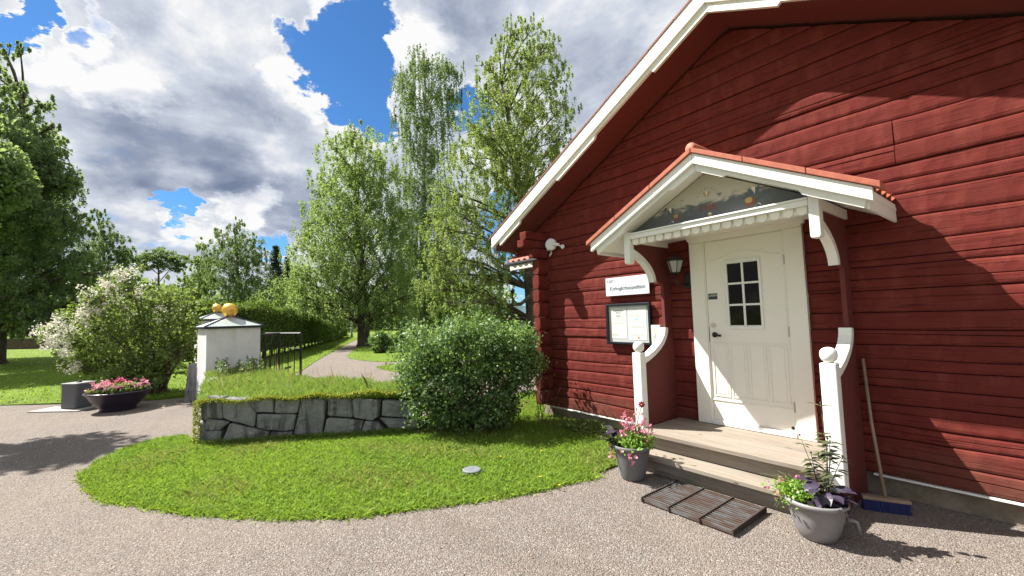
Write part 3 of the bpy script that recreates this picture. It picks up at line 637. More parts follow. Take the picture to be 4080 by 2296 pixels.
for s in (-1, 1):
    xc = s * .915
    # handrail curve from post (horizontal) to wall stile (vertical)
    A0 = .72; rail_lo = [(-.66 + .49 * (math.sin(a) - math.sin(A0)) / (1 - math.sin(A0)), 1.09 + .38 * (math.cos(A0) - math.cos(a)) / math.cos(A0)) for a in np.linspace(A0, math.pi / 2, 14)]
    br_in = [(-.745 + .41 * (math.sin(a) - math.sin(A0)) / (1 - math.sin(A0)), 2.03 + .37 * math.cos(a) / math.cos(A0)) for a in np.linspace(A0, math.pi / 2, 14)]
    prof = [(-.05, 0.0), (-.66, 0.0), (-.66, 1.10)] + rail_lo + [(-.17, 1.53), (-.17, 2.0), (-.335, 2.03)][:2] + [(-.30, 2.06)] + br_in[::-1] + [(-.70, 2.47), (0.0, 2.47)]
    prof[0] = (.0, 0.0)
    m = MB(); m.prism(prof, 0, xc - .019, xc + .019); panel = m.build('porch_side', M_RED, house)
    m = MB(); m.box(xc - .057, xc + .057, -.765, -.662, .20, 1.205); post = m.build('post', M_WHITE, panel, bev=.008)
    ball = [(0.0, 0.0), (.034, .0), (.036, .012), (.050, .022), (.060, .045), (.063, .07), (.058, .098), (.040, .118), (.018, .127), (0, .129)]
    m = MB(); m.lathe(ball, (xc, -.713, 1.205), 24); m.build('ball_finial', M_WHITE, panel, smooth=True)
    m = MB(); up = [(y - .02 * 1, z + .055) for y, z in rail_lo]
    n = len(rail_lo); P = []
    for k in range(n):
        t = np.array(rail_lo[min(k + 1, n - 1)]) - np.array(rail_lo[max(k - 1, 0)]); t = t / np.linalg.norm(t); nn = np.array([-t[1], t[0]]); a = np.array(rail_lo[k]) - nn * .012; b = np.array(rail_lo[k]) + nn * .052; P.append((a, b))
    m.prism([tuple(a) for a, b in P] + [tuple(b) for a, b in P[::-1]], 0, xc - .05, xc + .05); m.build('handrail', M_WHITE, panel, bev=.006)
    P = []; n = len(br_in)
    for k in range(n):
        t = np.array(br_in[min(k + 1, n - 1)]) - np.array(br_in[max(k - 1, 0)]); t = t / np.linalg.norm(t); nn = np.array([-t[1], t[0]]); a = np.array(br_in[k]) - nn * .005; b = np.array(br_in[k]) - nn * .068; P.append((a, b))
    m = MB(); m.prism([tuple(a) for a, b in P] + [tuple(b) for a, b in P[::-1]], 0, xc - .038, xc + .038); m.build('bracket', M_WHITE, panel, bev=.005)
# canopy
CS = .514; CZ = 3.205
can = MB()
for s in (-1, 1): slopebox(can, s, 0.0, 1.27, -.90, -.03, CZ - .115, .022, CS)
canopy = can.build('porch_canopy', M_CREAM, house)
for s in (-1, 1):
    m = MB(); slopebox(m, s, .0015, 1.335, -.985, -.945, CZ, .103, CS); m.build('rake_board', M_WHITE, canopy, bev=.004)
    lo = []
    for k in range(0, 90):
        x = .0015 + 1.268 * k / 89; w = .058
        if .28 < x < .86: w = .028
        elif .26 < x <= .28: w = .028 + .03 * (.28 - x) / .02
        elif .86 <= x < .88: w = .058 - .03 * (.88 - x) / .02
        lo.append((s * x, CZ - .112 - CS * x - w))
    m = MB(); m.prism([(s * .0015, CZ - .080)] + lo + [(s * 1.29, CZ - .080 - CS * 1.29)], 1, -.94, -.905); m.build('rake_board', M_WHITE, canopy)
    # barge infill between rake board and soffit
    m = MB(); slopebox(m, s, .0, 1.30, -.944, -.03, CZ - .035, .03, CS); m.build('roof_deck', M_CREAM, canopy)
    m = MB(); a, b = s * 1.275, s * 1.297
    zz = CZ - CS * 1.29; m.box(min(a, b), max(a, b), -.904, -.03, zz - .165, zz - .01); m.build('eave_board', M_WHITE, canopy, bev=.003)
    for (x0, x1) in ((.004, .47), (.476, .94), (.946, 1.385)):
        m = MB(); slopebox(m, s, x0, x1, -1.01, -.86, CZ + .052, .048, CS); m.build('verge_tile', M_TILE, canopy, bev=.004)
    for k in range(8):
        x0 = .05 + k * .165
        m = MB(); slopebox(m, s, x0, x0 + .006, -.90, -.04, CZ - .139, .004, CS)
# pantiles of the canopy
tn = 9; tm = MB(); TW = .20; TL = .37
for i in range(2):
    for j in range(tn):
        u = j / (tn - 1) * TW; tm.v.append((i * TL, u, .022 * math.cos(u / TW * 2 * math.pi) - (0 if i else -.0)))
for j in range(tn - 1): tm.f.append((j, tn + j, tn + j + 1, j + 1))
n0 = len(tm.v)
for i in range(2):
    for j in range(tn): v = tm.v[i * tn + j]; tm.v.append((v[0], v[1], v[2] - .014))
for j in range(tn - 1): tm.f.append((n0 + j, n0 + j + 1, n0 + tn + j + 1, n0 + tn + j)); tm.f.append((tn + j, n0 + tn + j, n0 + tn + j + 1, tn + j + 1))
tme = tm.mesh('roof_tile', M_TILE)
ang = math.atan(CS)
for s in (-1, 1):
    for r in range(4):
        for c in range(5):
            x = .02 + r * .315; y = -.855 + c * (TW - .033); z = CZ + .030 - CS * x + .012 * (1 if r < 4 else 0) - .002 * c * 0
            o = link('roof_tile', tme, canopy, (s * x, y if s > 0 else y + TW, z - (.0 if r else .0)))
            o.rotation_euler = (0, ang, 0) if s > 0 else (0, ang, math.pi)
            o.location.z += .004 * (c % 2)
m = MB(); m.tube([(0, -1.0, CZ + .045), (0, -.02, CZ + .045)], .055, 12); m.build('ridge_tile', M_TILE, canopy, smooth=True)
# pediment, tie beam, scallops, pendants, side beams
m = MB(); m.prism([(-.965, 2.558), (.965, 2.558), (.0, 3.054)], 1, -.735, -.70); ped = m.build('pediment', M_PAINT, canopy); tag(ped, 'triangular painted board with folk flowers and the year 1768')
m = MB(); m.box(-.885, .885, -.83, -.735, 2.508, 2.558); m.box(-.885, .885, -.845, -.735, 2.5585, 2.575); m.build('tie_beam', M_WHITE, canopy, bev=.003)
m = MB(); m.box(-.885, .885, -.775, -.70, 2.452, 2.507); m.build('valance_board', M_CREAM, canopy)
nsc = 17
for k in range(nsc):
    cx = -.83 + k * (1.66 / (nsc - 1)); r = .040
    pts = [(cx - r, 2.507), (cx - r, 2.480)] + [(cx + r * math.cos(a), 2.478 - .040 * math.sin(-a)) for a in np.linspace(-math.pi, 0, 9)][1:-1] + [(cx + r, 2.480), (cx + r, 2.507)]
    m = MB(); m.prism(pts, 1, -.797, -.777); m.build('scallop', M_CREAM, canopy, bev=.002)
for s in (-1, 1):
    xc = s * .925
    m = MB(); m.prism([(xc - .038, 2.245), (xc - .026, 2.228), (xc + .026, 2.228), (xc + .038, 2.245), (xc + .038, 2.60), (xc - .038, 2.60)], 1, -.835, -.745); m.build('pendant', M_WHITE, canopy, bev=.006)
    m = MB(); m.box(xc - .03, xc + .03, -.744, -.0, 2.472, 2.56); m.build('side_beam', M_CREAM, canopy, bev=.004)
    m = MB(); m.hexa([(s * .70, -.70, 2.452), (s * .70, -.0, 2.452), (s * .72, -.0, 2.452), (s * .72, -.70, 2.452), (s * .70, -.70, 2.54), (s * .70, -.0, 2.54), (s * .72, -.0, 2.54), (s * .72, -.70, 2.54)])
m = MB(); m.box(-.885, .885, -.699, -.02, 2.535, 2.553); m.build('ceiling_board', M_CREAM, canopy)
# painted decoration on the pediment (thin paint)
def deco(pts, m_, d=.0015):
    m = MB(); m.prism(pts, 1, -.7352 - d, -.7352); o = m.build('painted_flower', m_, canopy); return o
def disc(cx, cz, rx, rz, n=12): return [(cx + rx * math.cos(2 * math.pi * i / n), cz + rz * math.sin(2 * math.pi * i / n)) for i in range(n)]
def petal(cx, cz, ang, L, w): 
    ca, sa = math.sin(ang), math.cos(ang); P = [(0, 0), (.35, .8), (.75, 1), (1, 0), (.75, -1), (.35, -.8)]
    return [(cx + ca * L * u + sa * w * v, cz + sa * L * u - ca * w * v) for u, v in P]
for (fx, s_) in ((-.34, 1), (.40, 1.25)):
    deco(disc(fx, 2.665, .038 * s_, .036 * s_), M_PRED); deco(disc(fx - .006, 2.680, .026 * s_, .022 * s_), M_POCH, .003)
    for a in (-.75, -.2, .5): deco(petal(fx - .06 * s_ if fx < 0 else fx + .05, 2.715 if fx < 0 else 2.72, a, .07 * s_, .014 * s_), M_PBLUE if a != -.2 else M_PWHT, .002)
    for k in range(4): deco(disc((fx - .08 if fx < 0 else fx + .04) + k * .022, 2.80 + .004 * (k % 2), .005, .005, 6), M_PBLUE)
    m = MB(); c0 = fx + (-.07 if fx < 0 else .06); m.tube([(c0 + .035 * math.cos(t) * (1 - t * .05), -.737, 2.612 + .022 * math.sin(t * 1.5)) for t in np.linspace(0, 6, 16)], .004, 5); m.build('painted_flower', M_PWHT, canopy)
for a in (-.45, 0, .45): deco(petal(.0, 2.795, a, .075, .010), M_POCH if a else M_PWHT, .002)
for a in np.linspace(-1.2, 1.2, 8): deco(disc(.0 + .10 * math.sin(a), 2.795 + .10 * math.cos(a), .0055, .0055, 6), M_PRED)
deco(disc(.02, 2.625, .018, .018), M_PWHT); deco(disc(.02, 2.617, .018, .010), M_POCH, .003)

# ------------------------------------------------------------------ lettering
def text(body, size, loc, m, parent, name='lettering', align='CENTER', ext=.0006, rot=(math.pi / 2, 0, 0), shear=0, sx=1.0, bold=0):
    cu = bpy.data.curves.new(name, 'FONT'); cu.body = body; cu.size = size; cu.align_x = align; cu.align_y = 'CENTER'; cu.extrude = ext; cu.offset = bold; cu.resolution_u = 3
    t = bpy.data.objects.new(name, cu); COL.objects.link(t); dg = bpy.context.evaluated_depsgraph_get(); dg.update(); me = bpy.data.meshes.new_from_object(t.evaluated_get(dg))
    bpy.data.objects.remove(t); me.materials.clear(); me.materials.append(m)
    o = link(name, me, parent, loc); o.rotation_euler = rot; o.scale = (sx, 1, 1); return o
text('1768', .085, (.0, -.7375, 2.695), M_PRED, canopy, 'year_lettering', bold=.002)
text('LARM', .036, (-.3445, -.0478, 1.835), M_PWHT, house, 'lettering')

# sign
sg = MB().box(-1.892, -1.175, -.052, -.044, 1.913, 2.169).build('sign', M_SIGN, None, bev=.002, loc=(-1.53, -.05, 1.913))
tag(sg, 'white enamel sign reading Kyrkogårdsexpedition on the red wall', 'sign')
text('Kyrkogårdsexpedition', .0765, (-1.525, -.0530, 2.012), M_INK, sg, sx=.86, bold=.0006)
m = MB(); m.prism(disc(-1.853, 2.122, .013, .017, 10), 1, -.0535, -.052); m.build('church_emblem', M_ORANGE, sg)
text('Svenska', .022, (-1.828, -.053, 2.132), M_INK, sg, align='LEFT'); text('kyrkan', .022, (-1.828, -.053, 2.112), M_INK, sg, align='LEFT')
m = MB(); m.box(-1.752, -1.7515, -.0535, -.052, 2.105, 2.14); m.box(-1.745, -1.70, -.0535, -.052, 2.125, 2.129); m.box(-1.745, -1.705, -.0535, -.052, 2.112, 2.116); m.build('print_lines', M_INKL, sg)
for x in (-1.877, -1.19):
    for z in (1.928, 2.155): m = MB(); m.lathe([(0, 0), (.004, 0), (.004, .0), (0, .002)], (0, 0, 0), 8); m2 = MB(); m2.tube([(x, -.052, z), (x, -.055, z)], .0045, 8); m2.build('screw', M_STEEL, sg)
# noticeboard
nb = MB().box(-1.86, -1.19, -.055, -.040, 1.265, 1.775).build('noticeboard', M_BACK, None, loc=(-1.53, -.05, 1.24)); tag(nb, 'black framed noticeboard with two printed sheets under the white sign', 'noticeboard')
X0, X1, Z0, Z1, fw = -1.888, -1.162, 1.236, 1.800, .034
for a in ((X0, X1, Z1 - fw, Z1), (X0, X1, Z0, Z0 + fw), (X0, X0 + fw, Z0 + fw + .0005, Z1 - fw - .0005), (X1 - fw, X1, Z0 + fw + .0005, Z1 - fw - .0005)):
    m = MB(); m.box(a[0], a[1], -.088, -.040, a[2], a[3]); m.build('frame', M_BLACKF, nb, bev=.006)
pa = MB().box(-1.822, -1.552, -.0575, -.056, 1.315, 1.745).build('paper_sheet', M_PAPER, nb); pb = MB().box(-1.528, -1.240, -.0575, -.056, 1.300, 1.745).build('paper_sheet', M_PAPER, nb)
text('Kyrkogårdsexpeditionen', .017, (-1.687, -.0582, 1.70), M_INK, pa, bold=.0004); text('tillfälligt stängd', .015, (-1.687, -.0582, 1.672), M_INK, pa); text('Öppettider:', .016, (-1.687, -.0582, 1.628), M_INK, pa, bold=.0003)
m = MB()
for (w, z) in ((.20, 1.598), (.15, 1.573), (.16, 1.532), (.21, 1.517)): m.box(-1.687 - w / 2, -1.687 + w / 2, -.0583, -.0576, z - .003, z + .003)
m.build('print_lines', M_INKL, pa)
m = MB(); m.prism(disc(-1.785, 1.365, .009, .012, 10), 1, -.0585, -.0576); m.build('church_emblem', M_ORANGE, pa); text('Svenska kyrkan', .012, (-1.770, -.0582, 1.365), M_INK, pa, align='LEFT')
m = MB()
for (x, w, z) in ((-1.42, .11, 1.702), (-1.45, .17, 1.648), (-1.39, .22, 1.632), (-1.39, .23, 1.616), (-1.39, .23, 1.552), (-1.38, .22, 1.482), (-1.38, .22, 1.469), (-1.40, .08, 1.436), (-1.40, .06, 1.408), (-1.385, .23, 1.376), (-1.385, .21, 1.363)): m.box(x - w / 2, x + w / 2, -.0583, -.0576, z - .0022, z + .0022)
m.build('print_lines', M_INKL, pb)
m = MB(); m.box(-1.42, -1.375, -.0583, -.0576, 1.565, 1.597); m.build('print_patch', M_BLUEINK, pb); m = MB(); m.prism(disc(-1.37, 1.333, .018, .017), 1, -.0585, -.0576); m.build('print_patch', M_POCH, pb)
m = MB(); m.prism(disc(-1.49, 1.708, .007, .009, 10), 1, -.0585, -.0576); m.build('church_emblem', M_ORANGE, pb)
# leaflet box beside it
lb = MB().box(-1.148, -1.02, -.10, -.042, 1.26, 1.50).build('leaflet_holder', M_PAPER, None, bev=.003, loc=(-1.08, -.07, 1.26)); tag(lb, 'small leaflet holder between noticeboard and left porch handrail', 'leaflet holder')
m = MB(); m.box(-1.144, -1.024, -.104, -.1005, 1.27, 1.475); m.build('leaflet', m_simple('leaflet_print', (.62, .60, .50), .5), lb); m = MB(); m.prism([(-1.11, 1.29), (-1.05, 1.29), (-1.05, 1.36), (-1.075, 1.37), (-1.085, 1.42), (-1.095, 1.37), (-1.11, 1.36)], 1, -.1055, -.1042); m.build('church_picture', M_INKL, lb)

# wall lantern
ln = thing('wall_lantern', (-.70, -.04, 1.94), 'black wall lantern with hazy glass in the porch left of the door', 'lamp')
lx, ly, lz = -.705, -.20, 2.13
m = MB(); m.box(lx + .03, lx + .13, -.065, -.035, 1.94, 2.12); m.build('wall_plate', M_IRON, ln, bev=.008)
m = MB(); m.tube([(lx + .08, -.06, 1.99), (lx + .05, -.12, 1.97), (lx, -.19, 2.0), (lx, -.2, 2.12)], .012, 8); m.tube([(lx - .05 + .03 * math.cos(t), -.18, 2.03 + .03 * math.sin(t)) for t in np.linspace(0, 5, 12)], .006, 6); m.build('arm', M_IRON, ln, smooth=True)
def hexring(r, z): return [(lx + r * math.cos(math.pi / 3 * i + .3), ly + r * math.sin(math.pi / 3 * i + .3), z) for i in range(6)]
b0, b1 = hexring(.052, lz), hexring(.098, lz + .145)
for i in range(6):
    j = (i + 1) % 6; m = MB(); P = [np.array(b0[i]), np.array(b0[j]), np.array(b1[j]), np.array(b1[i])]; c = sum(P) / 4; m.add([c + (p - c) * .93 for p in P], [(0, 1, 2, 3)]); o = m.build('glass_pane', M_LGLASS, ln); o.modifiers.new('s', 'SOLIDIFY').thickness = .002
m = MB()
for i in range(6): m.tube([b0[i], b1[i]], .005, 5); m.tube([b1[i], b1[(i + 1) % 6]], .005, 5)
m.lathe([(0, -.012), (.05, -.012), (.055, 0), (0, .0)], (lx, ly, lz), 12); m.build('glazing_frame', M_IRON, ln)
m = MB(); m.lathe([(.125, .143), (.127, .150), (.06, .185), (.022, .20), (.016, .222), (0, .226)], (lx, ly, lz), 6); m.build('lantern_roof', M_IRON, ln)
# alarm siren / antenna and small camera
al = thing('alarm_siren', (-3.0, -.03, 2.73), 'round white alarm sounder with dangling cable high on the house corner', 'alarm')
m = MB(); m.box(-3.10, -2.97, -.06, -.02, 2.745, 2.915); m.build('back_box', M_CREAMPL, al, bev=.006)
m = MB(); m.tube([(-2.955, -.055, 2.83), (-2.945, -.115, 2.83)], .0, 20); m = MB(); m.tube([(-2.97, -.055, 2.83), (-2.96, -.10, 2.83), (-2.955, -.115, 2.83)], [.10, .10, .085], 24); m.build('sounder', M_CREAMPL, al)
m = MB(); m.tube([(-2.98, -.06, 2.74), (-2.97, -.07, 2.68), (-3.02, -.07, 2.64), (-3.03, -.06, 2.66), (-2.99, -.06, 2.72)], .006, 6); m.build('cable', M_CREAMPL, al, smooth=True)
cm = thing('security_camera', (-2.76, -.05, 2.76), 'small white bullet camera right of the round alarm sounder', 'camera')
m = MB(); m.tube([(-2.74, -.03, 2.765), (-2.74, -.05, 2.765)], .035, 16); m.build('mount', M_CREAMPL, cm); m = MB(); m.tube([(-2.75, -.05, 2.77), (-2.79, -.10, 2.80)], .012, 8); m.tube([(-2.78, -.08, 2.80), (-2.87, -.15, 2.82)], .024, 12); m.build('camera_body', M_CREAMPL, cm)

# boot-scraper grate
gt = thing('boot_scraper_grate', (.12, -1.39, 0), 'rusty galvanised boot scraper grating on gravel below the porch steps', 'grate')
GX0, GX1, GY0, GY1 = -.275, .515, -1.68, -1.10
bar = MB().box(GX0, GX1, -.0050, .0050, 0, .030).mesh('grate_bar', M_RUST, (GX0, 0, 0))
M_RUSTD = m_simple('dark_rust', (0.045, 0.030, 0.024), 0.85, var=.3)
for k in range(17):
    y = GY0 + .012 + (GY1 - GY0 - .024) * k / 16; o = link('grate_bar', bar, gt, (GX0, y, .012))
for x in (GX0 + .006, GX0 + .262, GX0 + .526, GX1 - .006): m = MB(); m.box(x - .006, x + .006, GY0 - .004, GY1 + .004, .008, .052); m.build('grate_crossbar', M_RUSTD, gt)
m = MB(); m.box(GX0 + .01, GX1 - .01, GY0 + .01, GY1 - .01, .001, .008); m.build('gap_shade_sheet', M_SOIL, gt)  # dark sheet added under the bars so the gaps look shaded
# broom
bm = thing('broom', (1.13, -.36, 0), 'broom with wooden handle and blue bristles leaning beside the porch', 'broom')
m = MB(); u = np.array([.90, .42, 0]); u /= np.linalg.norm(u); w = np.array([-u[1], u[0], 0]); c = np.array([1.13, -.38, 0])
def ob(m, c, a, b, z0, z1): m.hexa([tuple(c + s1 * u * a + s2 * w * b + np.array([0, 0, z])) for z in (z0, z1) for s1, s2 in ((-1, -1), (1, -1), (1, 1), (-1, 1))])
ob(m, c, .155, .032, .085, .112); m.build('broom_head', M_HANDLE, bm, bev=.006)
V = []; 
bp = c + rng.uniform(-.15, .15, (900, 1)) * u + rng.uniform(-.03, .03, (900, 1)) * w; tip = bp + rng.normal(0, .006, (900, 3)); bp[:, 2] = .085; tip[:, 2] = .002
V = np.stack([bp - u * .0025, bp + u * .0025, tip + u * .002, tip - u * .002], 1).reshape(-1, 3); tag(npmesh('bristles', V, np.arange(3600).reshape(-1, 4), M_BROOM, bm, ORG[bm.name]), kind='stuff')
m = MB(); m.tube([(1.13, -.38, .10), (1.04, -.19, .65), (.985, -.045, 1.19)], .0125, 10); m.build('handle', M_HANDLE, bm, smooth=True)
# round cover in the lawn
cv = MB().lathe([(0, .050), (.012, .050), (.013, .047), (.085, .047), (.10, .042), (.104, .0), (0, 0)], (gnd(1187, 1192)[0], gnd(1187, 1192)[1], .005), 24).build('well_cover', M_COVER, smooth=False); tag(cv, 'round grey plastic cover set in the lawn', 'cover')

# ------------------------------------------------------------------ potted plants
def bigleaf(L, W, curl=.25, cup=.15):
    m = MB(); n = 5
    for i in range(n + 1):
        u = i / n; w = W * .5 * math.sin(math.pi * min(1, u ** .8 * 1.0)) * (1 if u < 1 else 0) + .0008; z = -curl * L * u * u
        m.v += [(u * L, -w, z + cup * w), (u * L, 0, z), (u * L, w, z + cup * w)]
    for i in range(n):
        for j in range(2): q = i * 3 + j; m.f.append((q, q + 1, q + 4, q + 3))
    return m
def stemleaf(par, name, me, p, yaw, pitch, roll=0, s=1.0, name2='leaf'):
    o = link(name2, me, par, p); o.rotation_euler = (roll, pitch, yaw); o.scale = (s, s, s); return o
def make_pot(name, c, prof, m_, label, k=40, sx_=.92, sz_=1.0):
    prof = [(r_ * sx_, z_ * sz_) for r_, z_ in prof]
    t = thing(name, (c[0], c[1], 0), label, 'potted plant'); MB().lathe(prof, (c[0], c[1], 0), k).build('pot', m_, t, smooth=True)
    return t
pc = np.array([-.665, -1.262])
profL = [(0, .0), (.115, 0), (.128, .02), (.150, .10), (.178, .22), (.193, .30), (.205, .305), (.214, .315), (.216, .335), (.208, .345), (.196, .34), (.188, .30), (0, .30)]
pl_ = make_pot('potted_plant', pc, profL, M_POT, 'textured dark grey pot with pink flowers and a dark red dahlia left of the steps')
MB().lathe([(0, .312), (.155, .305)], (pc[0], pc[1], 0), 24).build('soil', M_SOIL, pl_)
P3 = lambda c, r, z: np.array([c[0], c[1], z]) + rng.normal(0, 1, 3) * r
tri = bigleaf(.085, .055, .35).mesh('leaf', L_PURPLE); 
ldir = np.array([-.6, -.8])
for k in range(26):
    a = random.uniform(2.6, 4.7); r = random.uniform(.0, .10); b0_ = np.array([pc[0] - .10 + .04 * random.uniform(-1, 1), pc[1] - .04 + .05 * random.uniform(-1, 1)])
    stemleaf(pl_, '', tri, (b0_[0] + r * math.cos(a), b0_[1] + r * math.sin(a), .34 + random.uniform(0, .13)), a + random.uniform(-.8, .8), random.uniform(-.5, .5), random.uniform(-.4, .4), random.uniform(.8, 1.5))
cc = np.concatenate([np.array([pc[0] + .03, pc[1], .37]) + rng.normal(0, 1, (700, 3)) * (.085, .085, .035), np.array([pc[0] + .10, pc[1] + .05, .38]) + rng.normal(0, 1, (300, 3)) * (.05, .05, .03)])
tag(leaves('foliage', cc, L_LIME, .032, pl_, ORG[pl_.name], up=.8), kind='stuff')
m = MB(); fl = []
for k in range(58):
    a = random.uniform(0, 6.28); r = .11 * math.sqrt(random.random()); b_ = np.array([pc[0] + .035 + r * math.cos(a), pc[1] + .02 + r * math.sin(a), .36]); tp = b_ + np.array([.05 * math.cos(a), .05 * math.sin(a), random.uniform(.05, .26)]); m.tube([b_, (b_ + tp) / 2 + P3((0, 0), .008, 0) * 1, tp], .0018, 4); fl.append(tp)
for k in range(14): a = random.uniform(3, 5.5); tp = np.array([pc[0] + .21 * math.cos(a), pc[1] + .21 * math.sin(a), random.uniform(.18, .34)]); fl.append(tp) if random.random() < .6 else None
tag(m.build('stem', M_STEM, pl_), kind='stuff')
fl = np.array(fl); cc = np.repeat(fl, 10, 0) + rng.normal(0, .009, (len(fl) * 10, 3)); tag(leaves('blossom', cc, L_PINK, .022, pl_, ORG[pl_.name], up=.4, asp=.9), kind='stuff')
# dahlia
dt = onplane(1614, 1018, (pc[0] + .03, pc[1] + .03, 0), (0, 1, 0)); base = np.array([pc[0], pc[1] + .04, .33])
m = MB(); m.tube([base, base * .5 + dt * .5 + np.array([-.02, 0, -.03]), dt], [.005, .004, .003], 6); bl = [dt + np.array([-.12, .02, -.10]), dt + np.array([-.08, .02, -.06])]
for q in bl: m.tube([base, (base + q) / 2, q], .003, 5)
m.build('dahlia_stem', M_STEM, pl_, smooth=True)
pet = bigleaf(.036, .020, .15).mesh('petal', L_MAGENTA); vd = CAM - dt; vy = math.atan2(vd[1], vd[0])
for k in range(8):
    th = k * math.pi / 4; e1 = np.array([-math.sin(vy), math.cos(vy), 0]); e2 = np.array([0, 0, 1.]); dr = e1 * math.cos(th) + e2 * math.sin(th); fr = Vector(dr); nrm = Vector((math.cos(vy), math.sin(vy), .15)).normalized(); sd = nrm.cross(fr).normalized()
    M = Matrix((fr, sd, fr.cross(sd))).transposed().to_euler(); o = link('petal', pet, pl_, dt); o.rotation_euler = M
MB().lathe([(0, -.007), (.007, -.004), (.007, .004), (0, .007)], tuple(dt + np.array([math.cos(vy), math.sin(vy), 0]) * .006), 8).build('flower_centre', M_YEL, pl_, smooth=True)
for q in bl: MB().lathe([(0, -.012), (.010, 0), (0, .014)], tuple(q), 8).build('bud', L_BRONZE, pl_, smooth=True)
glf = bigleaf(.09, .05, .2).mesh('leaf', L_LIME)
for k in range(14):
    a = random.uniform(0, 6.28); q = base + (dt - base) * random.uniform(.1, .45) + np.array([-.03, .02, 0]); stemleaf(pl_, '', glf, q, a, random.uniform(-.7, .1), random.uniform(-.5, .5), random.uniform(.7, 1.2))
# right pot
pr_c = np.array([.905, -1.225])
profR = [(0, .0), (.130, 0), (.145, .012), (.185, .10), (.208, .20), (.222, .285), (.240, .290), (.252, .302), (.252, .322), (.240, .332), (.222, .325), (.215, .28), (0, .28)]
pr_ = make_pot('potted_plant', pr_c, profR, M_POT2, 'smooth pale grey pot with lime foliage and tall bronze stems right of the steps', sx_=.80, sz_=.84)
MB().lathe([(0, .25), (.172, .242)], (pr_c[0], pr_c[1], 0), 24).build('soil', M_SOIL, pr_)
m = MB(); m.tube([(pr_c[0] + .16, pr_c[1] + .08, .15), (pr_c[0] + .21, pr_c[1] + .11, .14), (pr_c[0] + .22, pr_c[1] + .12, .05)], .014, 8); m.build('handle', M_POT2, pr_, smooth=True)
cc = np.array([pr_c[0] - .105, pr_c[1] - .04, .30]) + rng.normal(0, 1, (900, 3)) * (.070, .062, .032)
tag(leaves('foliage', cc, L_LIME, .030, pr_, ORG[pr_.name], up=.9), kind='stuff')
m = MB()
for k in range(16): a = random.uniform(2.2, 4.6); b_ = np.array([pr_c[0] - .12, pr_c[1] - .03, .30]); tp = b_ + np.array([math.cos(a) * random.uniform(.1, .24), math.sin(a) * random.uniform(.1, .2), random.uniform(-.14, .10)]); m.tube([b_, (b_ + tp) / 2 + np.array([0, 0, .04]), tp], .0018, 4)
tag(m.build('trailing_stem', M_STEM, pr_), kind='stuff')
fl = np.array([pr_c[0] - .13, pr_c[1] - .05, .29]) + rng.normal(0, 1, (12, 3)) * (.12, .08, .06); cc = np.repeat(fl, 9, 0) + rng.normal(0, .008, (108, 3)); tag(leaves('blossom', cc, L_PINK, .02, pr_, ORG[pr_.name], asp=.9), kind='stuff')
pbig = bigleaf(.135, .085, .3).mesh('leaf', L_PURPLE)
for k in range(20):
    a = k * 2.4; r = .03 + .07 * random.random(); stemleaf(pr_, '', pbig, (pr_c[0] + .06 + r * math.cos(a), pr_c[1] + .0 + r * math.sin(a), .31 + .10 * random.random()), a, random.uniform(-.35, .35), random.uniform(-.4, .4), random.uniform(.65, 1.05))
dk = np.array([pr_c[0] + .07, pr_c[1] + .02, .275]) + rng.normal(0, 1, (320, 3)) * (.06, .06, .02); tag(leaves('low_foliage', dk, L_PURPLE, .045, pr_, ORG[pr_.name], up=.8), kind='stuff')
blf = bigleaf(.075, .036, .3).mesh('leaf', L_BRONZE); m = MB()
STEMS = [(2010, 1095), (2063, 1045 - 30), (2086, 1100), (2095, 1130), (2118, 1150), (2038, 1140), (2078, 1105)]
for (px, py) in STEMS:
    tp = onplane(px, py, (pr_c[0] + .05, pr_c[1] + .02, 0), (0, 1, 0)); b_ = np.array([pr_c[0] + .05 + random.uniform(-.03, .03), pr_c[1] + .02, .26]); tp = tp + np.array([0, random.uniform(-.06, .06), 0]); md = (b_ + tp) / 2 + np.array([random.uniform(-.015, .015), 0, 0])
    MB().tube([b_, md, tp], [.004, .003, .002], 5).build('stem', M_STEM, pr_, smooth=True)
    for k in range(8):
        u = random.uniform(.25, .97); q = b_ + (tp - b_) * u
        for sgn in (0, math.pi): stemleaf(pr_, '', blf, q, random.uniform(0, 1.5) + sgn, random.uniform(-.5, .3), 0, random.uniform(.7, 1.3))
    MB().lathe([(0, -.010), (.009, 0), (0, .012)], tuple(tp), 8).build('bud', L_BRONZE, pr_, smooth=True)

